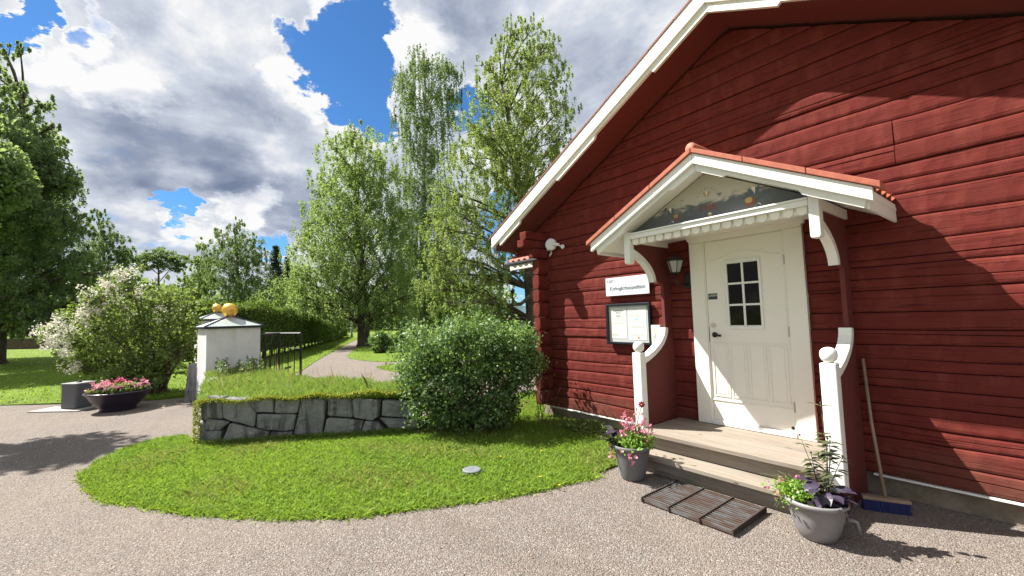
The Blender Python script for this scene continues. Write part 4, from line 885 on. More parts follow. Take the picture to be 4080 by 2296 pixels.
# ------------------------------------------------------------------ stone wall with turf top
ms_ = thing('stone_wall', (-4.7, -3.3, 0), 'grass topped dry wall of dark granite blocks at the lawn edge', 'wall')
A = np.array([-5.45, -4.63, 0]); B = np.array([-3.94, -2.07, 0]); dAB = (B - A) / np.linalg.norm(B - A); nAB = np.array([dAB[1], -dAB[0], 0])   # towards camera
def zz4(a, b): return ((700 + a * .6553) / 1.58385, (1100 + b * .6553) / 1.58385)
STN = [[(190, 735), (285, 740), (290, 870), (190, 865)], [(290, 745), (435, 745), (490, 830), (485, 915), (340, 880), (290, 860)], [(440, 745), (595, 745), (595, 830), (495, 830), (445, 770)],
 [(600, 745), (760, 745), (740, 835), (600, 835)], [(765, 745), (920, 750), (885, 1000), (710, 1003), (740, 860)], [(925, 745), (1070, 750), (1078, 858), (925, 850)],
 [(1075, 750), (1250, 752), (1240, 850), (1200, 880), (1080, 860)], [(1255, 752), (1480, 760), (1480, 865), (1250, 855)], [(185, 870), (330, 885), (265, 940), (180, 935)],
 [(172, 942), (275, 942), (270, 1025), (160, 1035)], [(335, 890), (570, 945), (555, 1010), (278, 1022)], [(495, 840), (735, 840), (715, 940), (575, 940), (490, 920)],
 [(575, 946), (708, 946), (700, 1005), (566, 1008)], [(920, 862), (1145, 875), (1115, 995), (893, 1000)], [(1150, 880), (1230, 890), (1290, 950), (1285, 985), (1123, 992)],
 [(1235, 860), (1480, 870), (1480, 935), (1300, 930)], [(1295, 937), (1480, 942), (1480, 965), (1290, 980)]]
def rockface(poly3, nrm, depth=.16, inset=.001, rnd=0):
    P = [np.array(p) for p in poly3]; c = sum(P) / len(P); r = random.Random(rnd); Q = []
    for i in range(len(P)):                              # round the corners
        a, b = P[i], P[(i + 1) % len(P)]; Q += [a * .93 + b * .07, a * .5 + b * .5 + nrm * 0, a * .07 + b * .93]
    Q = [c + (q - c) * (1 - inset / max(.06, np.linalg.norm(q - c))) + np.array([r.uniform(-.006, .006), 0, r.uniform(-.006, .006)]) for q in Q]
    n = len(Q); pr_o = r.uniform(-.015, .02); rings = [(-depth, 1.0, 0), (-.010, 1.0, 0), (.004, .985, .004), (.014, .92, .007), (.018, .55, .010)]
    V = []
    for (d, s, j) in rings: V += [c + (q - c) * s + nrm * (d + pr_o + r.uniform(-j, j)) for q in Q]
    V.append(c + nrm * (.020 + pr_o)); m = MB(); fs = []
    for k in range(len(rings) - 1):
        for i in range(n): fs.append((k * n + i, k * n + (i + 1) % n, (k + 1) * n + (i + 1) % n, (k + 1) * n + i))
    k = (len(rings) - 1) * n
    for i in range(n): fs.append((k + i, k + (i + 1) % n, len(V) - 1))
    m.add(V, fs); return m
for i, s in enumerate(STN):
    P = [onplane(*zz4(*q), A, nAB) for q in s]; P = [np.array([p[0], p[1], max(p[2], -.02)]) for p in P]; rockface(P, nAB, rnd=i).build('stone', M_STONE, ms_)
# short end face at the left
dE = np.array([-.998, .072, 0]); nE = np.array([-.072, -.998, 0]); k = 0
for (a, b, z0, z1) in ((0, .55, 0, .3), (.57, 1.2, 0, .34), (0, .42, .32, .60), (.44, 1.1, .36, .62), (1.22, 1.9, 0, .4), (1.12, 1.9, .42, .65), (1.92, 2.8, 0, .35), (1.92, 2.7, .37, .67), (2.82, 3.25, 0, .67)):
    k += 1; P = [A + dE * a + np.array([0, .04, z0]), A + dE * b + np.array([0, .04, z0]), A + dE * b + np.array([0, .04, z1]), A + dE * a + np.array([0, .04, z1])]; rockface(P, nE, rnd=40 + k).build('stone', M_STONE, ms_)
MP = [(-5.50, -4.50), (-4.0, -1.98), (-4.45, -1.72), (-5.4, -2.35), (-6.6, -2.95), (-7.8, -3.25), (-8.75, -3.4), (-8.72, -4.36)]
m = MB(); m.prism(MP, 2, -.05, .56); m.build('wall_fill', M_SOIL, ms_)
# turf surface (rises a little to the back)
def turfz(x, y): return .60 + .035 * np.clip((-5.2 - x) / 2, 0, 2) + .03 * np.sin(x * 3.1) * np.cos(y * 2.3) + .02 * np.sin(x * 7 + y * 5)
MPt = [(-5.50, -4.66), (-3.92, -2.03), (-4.40, -1.66), (-5.4, -2.30), (-6.6, -2.90), (-7.8, -3.2), (-8.80, -3.4), (-8.72, -4.40)]
P = np.array(MPt); lo, hi = P.min(0), P.max(0); st_ = .06; xs_ = np.arange(lo[0], hi[0], st_); ys_ = np.arange(lo[1], hi[1], st_); X, Y = np.meshgrid(xs_, ys_, indexing='ij')
ins = inpoly(np.stack([X.ravel(), Y.ravel()], 1), MPt).reshape(X.shape); idx = np.arange(X.size).reshape(X.shape); kk = ins[:-1, :-1] & ins[1:, :-1] & ins[:-1, 1:] & ins[1:, 1:]
Q = np.stack([idx[:-1, :-1][kk], idx[1:, :-1][kk], idx[1:, 1:][kk], idx[:-1, 1:][kk]], 1); o = npmesh('turf', np.stack([X.ravel(), Y.ravel(), turfz(X, Y).ravel()], 1), Q, M_LAWN, ms_, ORG[ms_.name], True)
o.modifiers.new('s', 'SOLIDIFY').thickness = .10
def blades(name, xy, z, h, w, m, parent=None, lean=.45, loc=(0, 0, 0)):
    N = len(xy); b = np.stack([xy[:, 0], xy[:, 1], z], 1); a = rng.uniform(0, 6.283, N); s = np.stack([np.cos(a), np.sin(a), np.zeros(N)], 1) * (w * rng.uniform(.6, 1.3, N))[:, None] * .5
    H = h * rng.uniform(.5, 1.3, N); ld = rng.normal(0, lean, (N, 2)); t1 = b + np.stack([ld[:, 0] * H * .3, ld[:, 1] * H * .3, H * .55], 1); t2 = b + np.stack([ld[:, 0] * H, ld[:, 1] * H, H], 1)
    V = np.stack([b - s, b + s, t1 + s * .8, t2, t1 - s * .8], 1).reshape(-1, 3); return npmesh(name, V, np.arange(len(V)).reshape(-1, 5), m, parent, loc)
xy = scatter(MPt, 24000); tag(blades('tall_grass', xy, turfz(xy[:, 0], xy[:, 1]), .08, .0045, L_TALL, ms_, .5, ORG[ms_.name]), kind='stuff')
xy = scatter([(-5.3, -4.5), (-4.2, -2.3), (-4.6, -1.9), (-9.3, -3.3), (-9.3, -4.4)], 500); tag(blades('seed_stalks', xy, turfz(xy[:, 0], xy[:, 1]), .30, .0028, L_STRAW, ms_, .18, ORG[ms_.name]), kind='stuff')
# moss and yellow leaves hanging over the front edge
s_ = rng.uniform(0, np.linalg.norm(B - A), 9000); c = A + s_[:, None] * dAB + nAB * rng.normal(.0, .035, (9000, 1)); c[:, 2] = .605 - np.abs(rng.normal(0, .028, 9000)) + .02 * np.sin(s_ * 9) + .015
tag(leaves('moss_fringe', c, L_MOSS, .022, ms_, ORG[ms_.name], up=.8, asp=.7), kind='stuff')
c = A + np.array([1, 0, 0]) * rng.uniform(-.07, .02, (650, 1)) + np.array([0, 1, 0]) * rng.uniform(-.07, .03, (650, 1)); c[:, 2] = rng.uniform(0.02, .62, 650)
tag(leaves('edge_weeds', c, L_MOSS, .028, ms_, ORG[ms_.name], droop=.5), kind='stuff')
s_ = rng.uniform(0, np.linalg.norm(B - A), 3500); c = A + s_[:, None] * dAB + nAB * rng.uniform(.02, .09, (3500, 1)); tag(blades('foot_grass', c[:, :2], np.full(3500, .01), .07, .008, L_TALL, ms_, .5, ORG[ms_.name]), kind='stuff')
# weeds against the pillar
wd = thing('nettle_clump', (-8.2, -3.9, .62), 'tall weeds growing on the turf against the white pillar', 'weeds')
cc = []; m = MB()
for k in range(26):
    b_ = np.array([random.uniform(-8.75, -8.0), random.uniform(-4.3, -3.45), .62]); h_ = random.uniform(.16, .42); tp = b_ + np.array([random.uniform(-.06, .06), random.uniform(-.06, .06), h_]); m.tube([b_, tp], .004, 4)
    for j in range(16): cc.append(b_ + (tp - b_) * random.uniform(.1, 1) + rng.normal(0, .028, 3))
tag(m.build('stem', M_STEM, wd), kind='stuff'); tag(leaves('foliage', np.array(cc), L_BUSH, .06, wd, ORG[wd.name], up=.4), kind='stuff')

# ------------------------------------------------------------------ gate pillars
def pillar(c, ang, w, d, h, label, ballr, group):
    p = thing('gate_pillar', (c[0], c[1], 0), label, 'gate pillar', group); ca, sa = math.cos(ang), math.sin(ang)
    def T(x, y, z): return (c[0] + ca * x - sa * y, c[1] + sa * x + ca * y, z)
    def bx(m, hx, hy, z0, z1, hx2=None, hy2=None):
        hx2 = hx if hx2 is None else hx2; hy2 = hy if hy2 is None else hy2
        m.hexa([T(-hx, -hy, z0), T(hx, -hy, z0), T(hx, hy, z0), T(-hx, hy, z0), T(-hx2, -hy2, z1), T(hx2, -hy2, z1), T(hx2, hy2, z1), T(-hx2, hy2, z1)]); return m
    bx(MB(), w / 2, d / 2, -.05, h).build('shaft', M_PLAST, p, bev=.012); bx(MB(), w / 2 + .05, d / 2 + .05, h + .002, h + .045).build('cap_edge', M_CAPEDGE, p, bev=.004)
    bx(MB(), w / 2 + .04, d / 2 + .04, h + .0455, h + .25, .05, .05).build('cap', M_CAP, p)
    m = MB()
    for sx, sy in ((-1, -1), (1, -1), (1, 1), (-1, 1)): m.tube([T(sx * (w / 2 + .045), sy * (d / 2 + .045), h + .05), T(sx * .05, sy * .05, h + .255)], .013, 6)
    m.build('cap_ridge', M_CAPEDGE, p)
    m = MB(); n = 14; m.lathe([(ballr * math.sin(math.pi * i / n), -ballr * math.cos(math.pi * i / n)) for i in range(n + 1)], T(0, 0, h + .24 + ballr), 28); m.build('gilded_ball', M_GOLD, p, smooth=True); MB().lathe([(.02, 0), (.02, .06)], T(0, 0, h + .22), 10).build('ball_spike', M_CAPEDGE, p)
    return p
pillar((-9.28, -3.97), math.radians(8), .86, 1.0, 1.60, 'near whitewashed gate pillar with metal cap and the larger looking gilded ball', .155, 'whitewashed gate pillars with gilded balls')
fp = at(546, 778, 13.6)
pillar((fp[0], fp[1]), math.radians(8), .86, 1.0, 1.83, 'far whitewashed gate pillar mostly hidden behind the near one, its gilded ball to the left', .142, 'whitewashed gate pillars with gilded balls')
# gate leaves
def gate(p0, p1, label, nb, low=.35, hi=1.42, box=False):
    p0, p1 = np.array(p0), np.array(p1); g = thing('gate_leaf', (p0[0], p0[1], 0), label, 'gate', 'black iron gate leaves standing open')
    up = np.array([0, 0, 1.])
    for q in (p0, p1): MB().tube([q + up * .12, q + up * (hi + .01)], .028, 4).build('gate_post', M_IRON, g)
    m = MB(); m.tube([p0 + up * hi, p1 + up * hi], .026, 4); m.build('top_rail', M_IRON, g); m = MB(); m.tube([p0 + up * .2, p1 + up * .2], .022, 4); m.build('bottom_rail', M_IRON, g)
    for k in range(1, nb + 1):
        q = p0 + (p1 - p0) * k / (nb + 1); MB().tube([q + up * .2, q + up * hi], .011, 6).build('gate_bar', M_IRON, g)
    if box:
        q = p0 + (p1 - p0) * .66; m = MB(); m.tube([q + up * (hi - .02), q + up * (hi - .36), p1 + up * (hi - .36)], .014, 4); m.build('lock_box', M_IRON, g)
        m = MB(); a = p0 + (p1 - p0) * .60; m.tube([a + up * .56, a + (p1 - p0) * .12 + up * .60], .03, 6); m.tube([a + up * .36, a + (p1 - p0) * .45 + up * .42], .018, 6); m.build('latch', M_IRON, g)
    return g
ga = at(653, 830, 10.0); gb = at(703, 830, 10.6); gc = at(757, 830, 10.2); gd = at(668, 830, 11.2)
gate((ga[0], ga[1], 0), (gb[0], gb[1], 0), 'black iron gate leaf folded back next to the near pillar', 3)
gate((gd[0], gd[1], 0), (gc[0], gc[1], 0), 'black iron gate leaf with latch and square lock box, right of the pillar', 5, box=True)
# granite block and bank left of the pillar
gbk = MB(); c = gnd(482, 1008); c = np.array([c[0], c[1], 0]); gbk.hexa([(c[0] - .22, c[1] - .12, -.03), (c[0] + .2, c[1] - .15, -.03), (c[0] + .22, c[1] + .14, -.03), (c[0] - .2, c[1] + .14, -.03), (c[0] - .18, c[1] - .05, .80), (c[0] + .12, c[1] - .07, .84), (c[0] + .14, c[1] + .12, .84), (c[0] - .18, c[1] + .12, .8)])
tag(gbk.build('granite_post', M_STONE, bev=.03), 'rough dark granite post leaning at the left of the white gate pillar', 'stone post')
bk = gnd(470, 990); sw2 = thing('stone_wall', (bk[0] - 1.6, bk[1] + .3, 0), 'overgrown churchyard wall with turf top, left behind the gate pillar', 'wall')
m = MB()
for k in range(10):
    q = np.array([bk[0] - .5 - (k // 2) * .62, bk[1] + .35, (k % 2) * .42]); P = [q + np.array([0, 0, 0]), q + np.array([-.58, 0, 0]), q + np.array([-.58, 0, .40]), q + np.array([0, 0, .40])]; rockface(P, nE, rnd=70 + k).build('stone', M_STONE, sw2)
m.box(bk[0] - 3.6, bk[0] - .45, bk[1] + .40, bk[1] + 1.2, -.05, .86); m.build('wall_fill', M_SOIL, sw2)
cc = np.stack([rng.uniform(bk[0] - 3.6, bk[0] - .35, 3500), rng.uniform(bk[1] + .2, bk[1] + 1.2, 3500), rng.uniform(.75, .98, 3500)], 1); tag(leaves('turf', cc, L_TALL, .10, sw2, ORG[sw2.name], up=.2, asp=.25), kind='stuff')
cc = np.stack([rng.normal(bk[0] - .35, .10, 900), rng.normal(bk[1] + .32, .12, 900), rng.uniform(.05, 1.1, 900)], 1); tag(leaves('ivy', cc, L_LILAC, .07, sw2, ORG[sw2.name], up=.2), kind='stuff')

# bin, slab, bowl planter
bn = gnd(197, 1027); bt = thing('litter_bin', (bn[0], bn[1], 0), 'low dark grey bin with a small knob on its lid, left of the flower bowl', 'bin')
def rbox(m, c, hx, hy, z0, z1, ang, tap=1.0, n=4, r=.05):
    P = []
    for (sx, sy, a0) in ((1, 1, 0), (-1, 1, 90), (-1, -1, 180), (1, -1, 270)):
        for i in range(n + 1): a = math.radians(a0 + 90 * i / n); P.append((sx * (hx - r) + r * math.cos(a), sy * (hy - r) + r * math.sin(a)))
    ca, sa = math.cos(ang), math.sin(ang); n_ = len(P)
    V = [(c[0] + ca * x - sa * y, c[1] + sa * x + ca * y, z0) for x, y in P] + [(c[0] + (ca * x - sa * y) * tap, c[1] + (sa * x + ca * y) * tap, z1) for x, y in P]
    m.add(V, [tuple(range(n_))[::-1], tuple(range(n_, 2 * n_))] + [(i, (i + 1) % n_, n_ + (i + 1) % n_, n_ + i) for i in range(n_)]); return m
rbox(MB(), bn, .20, .20, 0.03, .52, .75).build('body', m_simple('dark_grey_bin', (.085, .088, .095), .5), bt, bev=.004); rbox(MB(), bn, .208, .208, .522, .545, .75).build('lid', m_simple('bin_lid', (.25, .26, .27), .4), bt, bev=.004)
MB().lathe([(0, .545), (.04, .545), (.045, .56), (.03, .575), (0, .575)], (bn[0], bn[1], 0), 12).build('knob', M_IRON, bt)
sp_ = gnd(165, 1031); o = rbox(MB(), sp_, .55, .26, .0, .022, .85, r=.02).build('paving_slab', M_SLAB); tag(o, 'pale concrete slab lying under the dark grey bin', 'slab')
bc = gnd(288, 1036); bc = np.array([bc[0] - .22, bc[1] + .04, 0]); bw = thing('flower_bowl', (bc[0], bc[1], 0), 'wide dark plum bowl planter full of pink flowers on the gravel', 'planter')
MB().lathe([(r_ * .82, z_) for r_, z_ in [(0, .02), (.30, .02), (.34, .0), (.36, .015), (.345, .05), (.42, .12), (.52, .22), (.60, .34), (.65, .365), (.66, .38), (.645, .392), (.60, .385), (.57, .34), (0, .33)]], tuple(bc), 48).build('bowl', M_BOWL, bw, smooth=True)
MB().lathe([(0, .37), (.48, .36)], tuple(bc), 24).build('soil', M_SOIL, bw)
a = rng.uniform(0, 6.283, 2600); r = .48 * np.sqrt(rng.uniform(0, 1, 2600)); cc = np.stack([bc[0] + r * np.cos(a), bc[1] + r * np.sin(a), .40 + rng.uniform(0, 1, 2600) * .15 * (1.15 - r / .6)], 1); tag(leaves('foliage', cc, L_LILAC, .055, bw, ORG[bw.name], up=.7), kind='stuff')
a = rng.uniform(0, 6.283, 70); r = .49 * np.sqrt(rng.uniform(.1, 1, 70)); fl = np.stack([bc[0] + r * np.cos(a), bc[1] + r * np.sin(a), .44 + rng.uniform(0, .14, 70)], 1); cc = np.repeat(fl, 11, 0) + rng.normal(0, .018, (770, 3)); tag(leaves('blossom', cc, L_PINK, .034, bw, ORG[bw.name], up=.5, asp=.9), kind='stuff')
cc = np.array([bc[0], bc[1], .60]) + rng.normal(0, 1, (60, 3)) * (.07, .07, .02); tag(leaves('magenta_blossom', cc, leafmat('magenta_petals', (.45, .02, .16), (.75, .06, .30), .2), .04, bw, ORG[bw.name]), kind='stuff')
a = rng.uniform(4.5, 8, 160); cc = np.stack([bc[0] + .42 * np.cos(a), bc[1] + .42 * np.sin(a), rng.uniform(.40, .50, 160)], 1); tag(leaves('dark_foliage', cc, L_PURPLE, .07, bw, ORG[bw.name]), kind='stuff')

# ------------------------------------------------------------------ trees and shrubs
def tree(name, label, cat, base, depth, lobes, lm, bark, nleaf, lsize, trunk_r=.25, droop=0.0, group=None, two=True, seed=0, asp=.62, zmin=.0, bend=0, trunk_top=.8, spread=.16, density=1.0, branches=True, cuts=1.0, fill=.3, fat=1.2):
    r = np.random.default_rng(seed + 11); base = np.array([base[0], base[1], base[2] if len(base) > 2 else 0.0])
    t = thing(name, tuple(base), label, cat, group)
    C = []; R = []; lobes = [(a_, b_, c_ * fat) for a_, b_, c_ in lobes]
    cx = np.mean([l[0] for l in lobes]); half = max(abs(l[0] - cx) for l in lobes) + 1
    for (px, py, pr) in lobes:
        R1 = pr / FPX * depth; amp = (half / FPX * depth) * math.sqrt(max(.05, 1 - ((px - cx) / (half * 1.15)) ** 2)) * .55 * cuts
        for sgn in ((-1, 1) if two else (0,)):
            c = at(px, py, depth + sgn * amp * r.uniform(.4, 1.0)); 
            if c[2] < R1 * .45 + zmin: c[2] = R1 * .45 + zmin
            C.append(c); R.append(R1)
    C = np.array(C); R = np.array(R); top = C[np.argmax(C[:, 2])]
    # trunk
    mid = C[:, :2].mean(0); zt = C[:, 2].max(); H = zt * trunk_top; m = MB(); n = 9; tp = []
    for k in range(n + 1):
        u = k / n; xy_ = base[:2] * (1 - u ** 1.5) + (mid * .55 + top[:2] * .45) * u ** 1.5 + r.normal(0, .012, 2) * depth * .12 * u; tp.append(np.array([xy_[0], xy_[1], base[2] + (H - base[2]) * u - (.1 if k == 0 else 0)]))
    rr = [trunk_r * (1.35 if k == 0 else 1) * (1 - .85 * k / n) + .012 for k in range(n + 1)]
    tp.insert(1, tp[0] * .94 + tp[1] * .06); tp[1][2] = base[2] + .25; rr.insert(1, trunk_r * 1.02); m.tube(tp, rr, 10); m.build('trunk', bark, t, smooth=True)
    tpa = np.array(tp)
    if branches:
        m = MB()
        for c, R1 in zip(C, R):
            hd = np.linalg.norm(c[:2] - mid); zs = np.clip(c[2] - .55 * hd - R1 * .3, base[2] + H * .12, H * .98); k = np.argmin(abs(tpa[:, 2] - zs)); s0 = tpa[k]; md = (s0 + c) / 2 + np.array([0, 0, .12 * hd]) + r.normal(0, .05, 3) * R1
            br_ = max(.015, trunk_r * .22 * (1 - k / len(tpa) * .5)); m.tube([s0, md, c], [br_, br_ * .7, br_ * .35], 5, False)
            for _ in range(4):
                e = c + unit(r.normal(size=3)) * R1 * r.uniform(.6, .95); m.tube([c * .6 + md * .4, (c + e) / 2 + r.normal(0, .06, 3) * R1, e], [br_ * .35, br_ * .2, br_ * .08], 4, False)
        tag(m.build('branches', bark, t, smooth=True), kind='stuff')
    # leaves: clusters on the shells of the lobes
    wts = R ** 2; wts = wts / wts.sum(); pts = []
    for c, R1, w in zip(C, R, wts):
        nl = int(nleaf * w * density); nc = max(3, nl // 45); d = unit(r.normal(size=(nc, 3))); rad = R1 * np.where(r.uniform(size=nc) < fill, r.uniform(.15, .7, nc), r.uniform(.7, 1.08, nc)); cc = c + d * rad[:, None] * np.array([1, 1, .92])
        k = r.integers(0, nc, nl); sp = R1 * spread * r.uniform(.5, 1.4, nc)
        if droop > 0:
            Ld = droop * r.uniform(.3, 1.2, nc); u = r.uniform(0, 1, nl); p = cc[k] + r.normal(size=(nl, 3)) * (sp[k] * (.28 + .1 * u))[:, None]; p[:, 2] -= u * Ld[k]
        else: p = cc[k] + r.normal(size=(nl, 3)) * sp[k][:, None] * np.array([1, 1, .6])
        pts.append(p)
    pts = np.concatenate(pts); pts = pts[pts[:, 2] > base[2] + .04]
    q = pts * (2.6 / max(1.0, np.median(R))) + r.uniform(0, 9, 3); g = np.sin(q[:, 0] * 1.3 + 1.2 * np.sin(q[:, 2])) * np.sin(q[:, 1] * 1.2 + np.sin(q[:, 0] * .9)) + .7 * np.sin(q[:, 2] * 1.9 + 1.5 * np.sin(q[:, 0] + q[:, 1]))
    pts = pts[(g > -.35) | (r.uniform(size=len(pts)) < .22)]
    o = leaves('crown', pts, lm, lsize, t, ORG[t.name], up=.6, asp=asp, droop=.5 if droop else 0); tag(o, kind='stuff'); return t

dp = lambda p: float((np.array([p[0], p[1], 0]) - CAM) @ F_)
b1 = gnd(915, 872)
tree('birch_tree', 'broad rounded birch beside the path with dark split trunk', 'tree', b1, dp(b1), [(900, 345, 36), (860, 390, 48), (945, 395, 50), (905, 425, 55), (835, 465, 45), (960, 470, 55), (880, 500, 70), (815, 555, 50), (940, 560, 70), (1000, 560, 40), (860, 600, 70), (790, 640, 52), (920, 650, 75), (1000, 650, 50), (770, 715, 38), (840, 690, 65), (980, 715, 60), (900, 735, 60), (820, 752, 38), (1020, 745, 35), (950, 775, 30), (870, 785, 26), (780, 770, 26), (750, 745, 24), (1005, 785, 26), (760, 690, 26)], L_BIRCH, M_BARK, 110000, .13, .42, 1.0, 'birches by the churchyard path', seed=1, fat=1.36, spread=.13)
b2 = gnd(1065, 850)
tree('birch_tree', 'tall slender weeping birch with white trunk between two broader trees', 'tree', b2, dp(b2), [(1010, 185, 24), (1060, 150, 30), (1110, 165, 28), (1145, 170, 20), (1030, 235, 30), (1090, 225, 36), (1140, 235, 24), (1020, 300, 26), (1070, 300, 34), (1120, 300, 28), (1045, 370, 34), (1095, 380, 34), (1030, 450, 34), (1080, 460, 40), (1110, 520, 36), (1050, 540, 42), (1090, 610, 48), (1040, 640, 40), (1070, 700, 50), (1110, 730, 40), (1010, 560, 30), (1000, 640, 30), (1130, 640, 40), (1020, 720, 42), (1140, 770, 34), (1060, 775, 34), (1150, 700, 36)], L_WEEP, M_BIRCH, 105000, .16, .48, 2.3, 'birches by the churchyard path', seed=2, fill=.5, fat=1.4, spread=.12)
b3 = np.array([*at(1345, 830, 21)[:2], 0])
tree('broadleaf_tree', 'tall yellow green tree rising directly behind the left roof edge of the house', 'tree', b3, 21, [(1255, 105, 22), (1290, 75, 30), (1340, 70, 34), (1380, 110, 30), (1230, 165, 34), (1285, 160, 48), (1350, 155, 48), (1405, 190, 32), (1215, 235, 36), (1270, 245, 55), (1345, 250, 60), (1415, 270, 36), (1190, 320, 42), (1260, 340, 60), (1340, 345, 60), (1410, 350, 44), (1160, 395, 42), (1235, 430, 62), (1320, 440, 55), (1390, 420, 45), (1130, 480, 44), (1200, 520, 60), (1105, 570, 44), (1165, 610, 58), (1240, 600, 50), (1085, 650, 30), (1150, 690, 50), (1215, 700, 52), (1290, 655, 34), (1180, 755, 46), (1245, 765, 40), (1120, 760, 36), (1300, 470, 50), (1270, 515, 34), (1080, 720, 36), (1150, 540, 45), (1240, 690, 40), (1110, 640, 40), (1110, 700, 40), (1160, 800, 30), (1220, 800, 32), (1275, 800, 26), (1330, 560, 44), (1230, 340, 40), (1300, 390, 50)], L_YEL, M_BARK, 165000, .088, .36, .45, seed=3, spread=.13)
limb = MB(); limb.tube([at(1349, 690, 21.1), at(1350, 718, 20.7), at(1335, 745, 20.3), at(1310, 765, 20.2), at(1270, 768, 20), at(1230, 760, 19.8)], [.14, .13, .11, .09, .07, .04], 8); limb.tube([at(1352, 715, 20.5), at(1330, 690, 20.4), at(1290, 685, 20.2), at(1255, 672, 20)], [.09, .08, .06, .03], 8)
o = limb.build('limb', M_BARK, bpy.data.objects['broadleaf_tree'], smooth=True)
b4 = np.array([*at(-20, 880, 22)[:2], 0])
tree('broadleaf_tree', 'huge dark green tree filling the left edge of the view', 'tree', b4, 22, [(10, 125, 22), (50, 115, 14), (0, 200, 36), (50, 260, 36), (110, 265, 26), (125, 320, 18), (20, 330, 60), (80, 350, 48), (110, 400, 32), (40, 430, 70), (120, 470, 55), (165, 460, 26), (50, 540, 80), (130, 560, 60), (190, 560, 32), (40, 640, 80), (130, 660, 65), (195, 650, 38), (60, 730, 70), (140, 740, 52), (10, 780, 50), (90, 795, 34), (150, 795, 34), (200, 760, 40), (40, 800, 40), (225, 690, 30)], L_DARK, M_BARK, 95000, .135, .5, .35, seed=4)
def bt_(x, y, d): p = at(x, y, d); return np.array([p[0], p[1], 0])
tree('broadleaf_tree', 'feathery grey green tree right of the huge dark tree', 'tree', bt_(262, 830, 42), 42, [(245, 545, 22), (262, 590, 30), (235, 640, 36), (290, 620, 30), (310, 660, 28), (250, 700, 45), (325, 640, 18), (300, 710, 35), (220, 750, 40)], L_MID, M_BARK, 30000, .17, .3, .5, seed=5)
tree('broadleaf_tree', 'flat topped umbrella shaped tree with bare forked trunk behind the flowering shrub', 'tree', bt_(397, 830, 52), 52, [(345, 660, 14), (370, 645, 16), (400, 640, 16), (430, 648, 16), (455, 660, 14), (385, 660, 15), (420, 662, 15), (360, 672, 11), (445, 675, 11), (400, 672, 9)], L_MID, M_BARK, 14000, .18, .3, 0, seed=6, trunk_top=.86, cuts=.5)
tree('birch_tree', 'dark round headed tree behind the hedge, above the gilded balls', 'tree', bt_(600, 830, 52), 52, [(595, 565, 20), (570, 600, 28), (625, 605, 28), (600, 640, 40), (645, 650, 30), (545, 650, 28), (580, 690, 42), (640, 705, 42), (530, 700, 26), (600, 745, 40)], L_MID, M_BARK, 42000, .17, .45, .6, seed=7)
tree('birch_tree', 'loose light tree left of the dark round headed tree', 'tree', bt_(500, 830, 56), 56, [(510, 615, 16), (490, 650, 22), (525, 655, 20), (500, 690, 28), (470, 715, 24), (530, 715, 24), (490, 740, 30)], L_BIRCH, M_BARK, 18000, .19, .25, .6, seed=8, fill=.5)
tree('pale_tree', 'pale green round tree behind the far part of the hedge', 'tree', bt_(712, 830, 44), 44, [(705, 715, 22), (735, 725, 22), (690, 745, 24), (720, 755, 28), (750, 760, 22), (660, 760, 24)], L_BIRCH, M_BARK, 14000, .16, .2, .3, seed=9)
tree('pale_tree', 'small green tree beside the lamp post at the house corner', 'tree', bt_(1335, 840, 26), 26, [(1335, 795, 16), (1320, 825, 18), (1350, 830, 20), (1330, 850, 14)], L_YEL, M_BARK, 4000, .10, .10, .1, seed=10)
# spruce
def spruce(name, label, px, ptop, pbase, depth, wpx, n, seed):
    r = np.random.default_rng(seed); b = bt_(px, pbase, depth); H = at(px, ptop, depth)[2]; Rm = wpx / FPX * depth; t = thing(name, tuple(b), label, 'tree')
    MB().tube([b, b + np.array([0, 0, H])], [.25, .02], 8).build('trunk', M_BARK, t)
    P = []
    for lv in range(26):
        u = lv / 26; z = H * (.12 + .88 * u); R1 = Rm * (1 - u) ** .8 * r.uniform(.8, 1.1) + .15
        for a in r.uniform(0, 6.283, 8): q = r.uniform(.1, 1, n // 208); P.append(np.stack([b[0] + R1 * q * math.cos(a), b[1] + R1 * q * math.sin(a), z - .25 * R1 * q], 1) + r.normal(0, .10, (len(q), 3)))
    tag(leaves('crown', np.concatenate(P), leafmat('spruce_needles', (.018, .036, .018), (.045, .075, .035), .1), .30, t, ORG[t.name], up=.3, asp=.4), kind='stuff'); return t
spruce('spruce_tree', 'dark spiky spruce right of the round headed tree', 692, 612, 830, 60, 42, 7000, 1)
spruce('spruce_tree', 'shorter dark spruce at the edge of the broad birch', 722, 640, 830, 64, 30, 5000, 2)
# understorey and small trees behind the path
for i, (px, lab) in enumerate(((885, 'slim birch trunk just behind the broad birch'), (1090, 'thin tree in the shade between the two birches'), (730 + 5, 'thin young tree beyond the far end of the path'))):
    tree('small_tree', lab, 'tree', bt_(px, 840, 46 + 5 * i), 46 + 5 * i, [(px, 720, 26), (px - 18, 750, 26), (px + 20, 755, 26)], L_MID, M_BIRCH if i == 0 else M_BARK, 6000, .18, .13, .3, seed=30 + i)
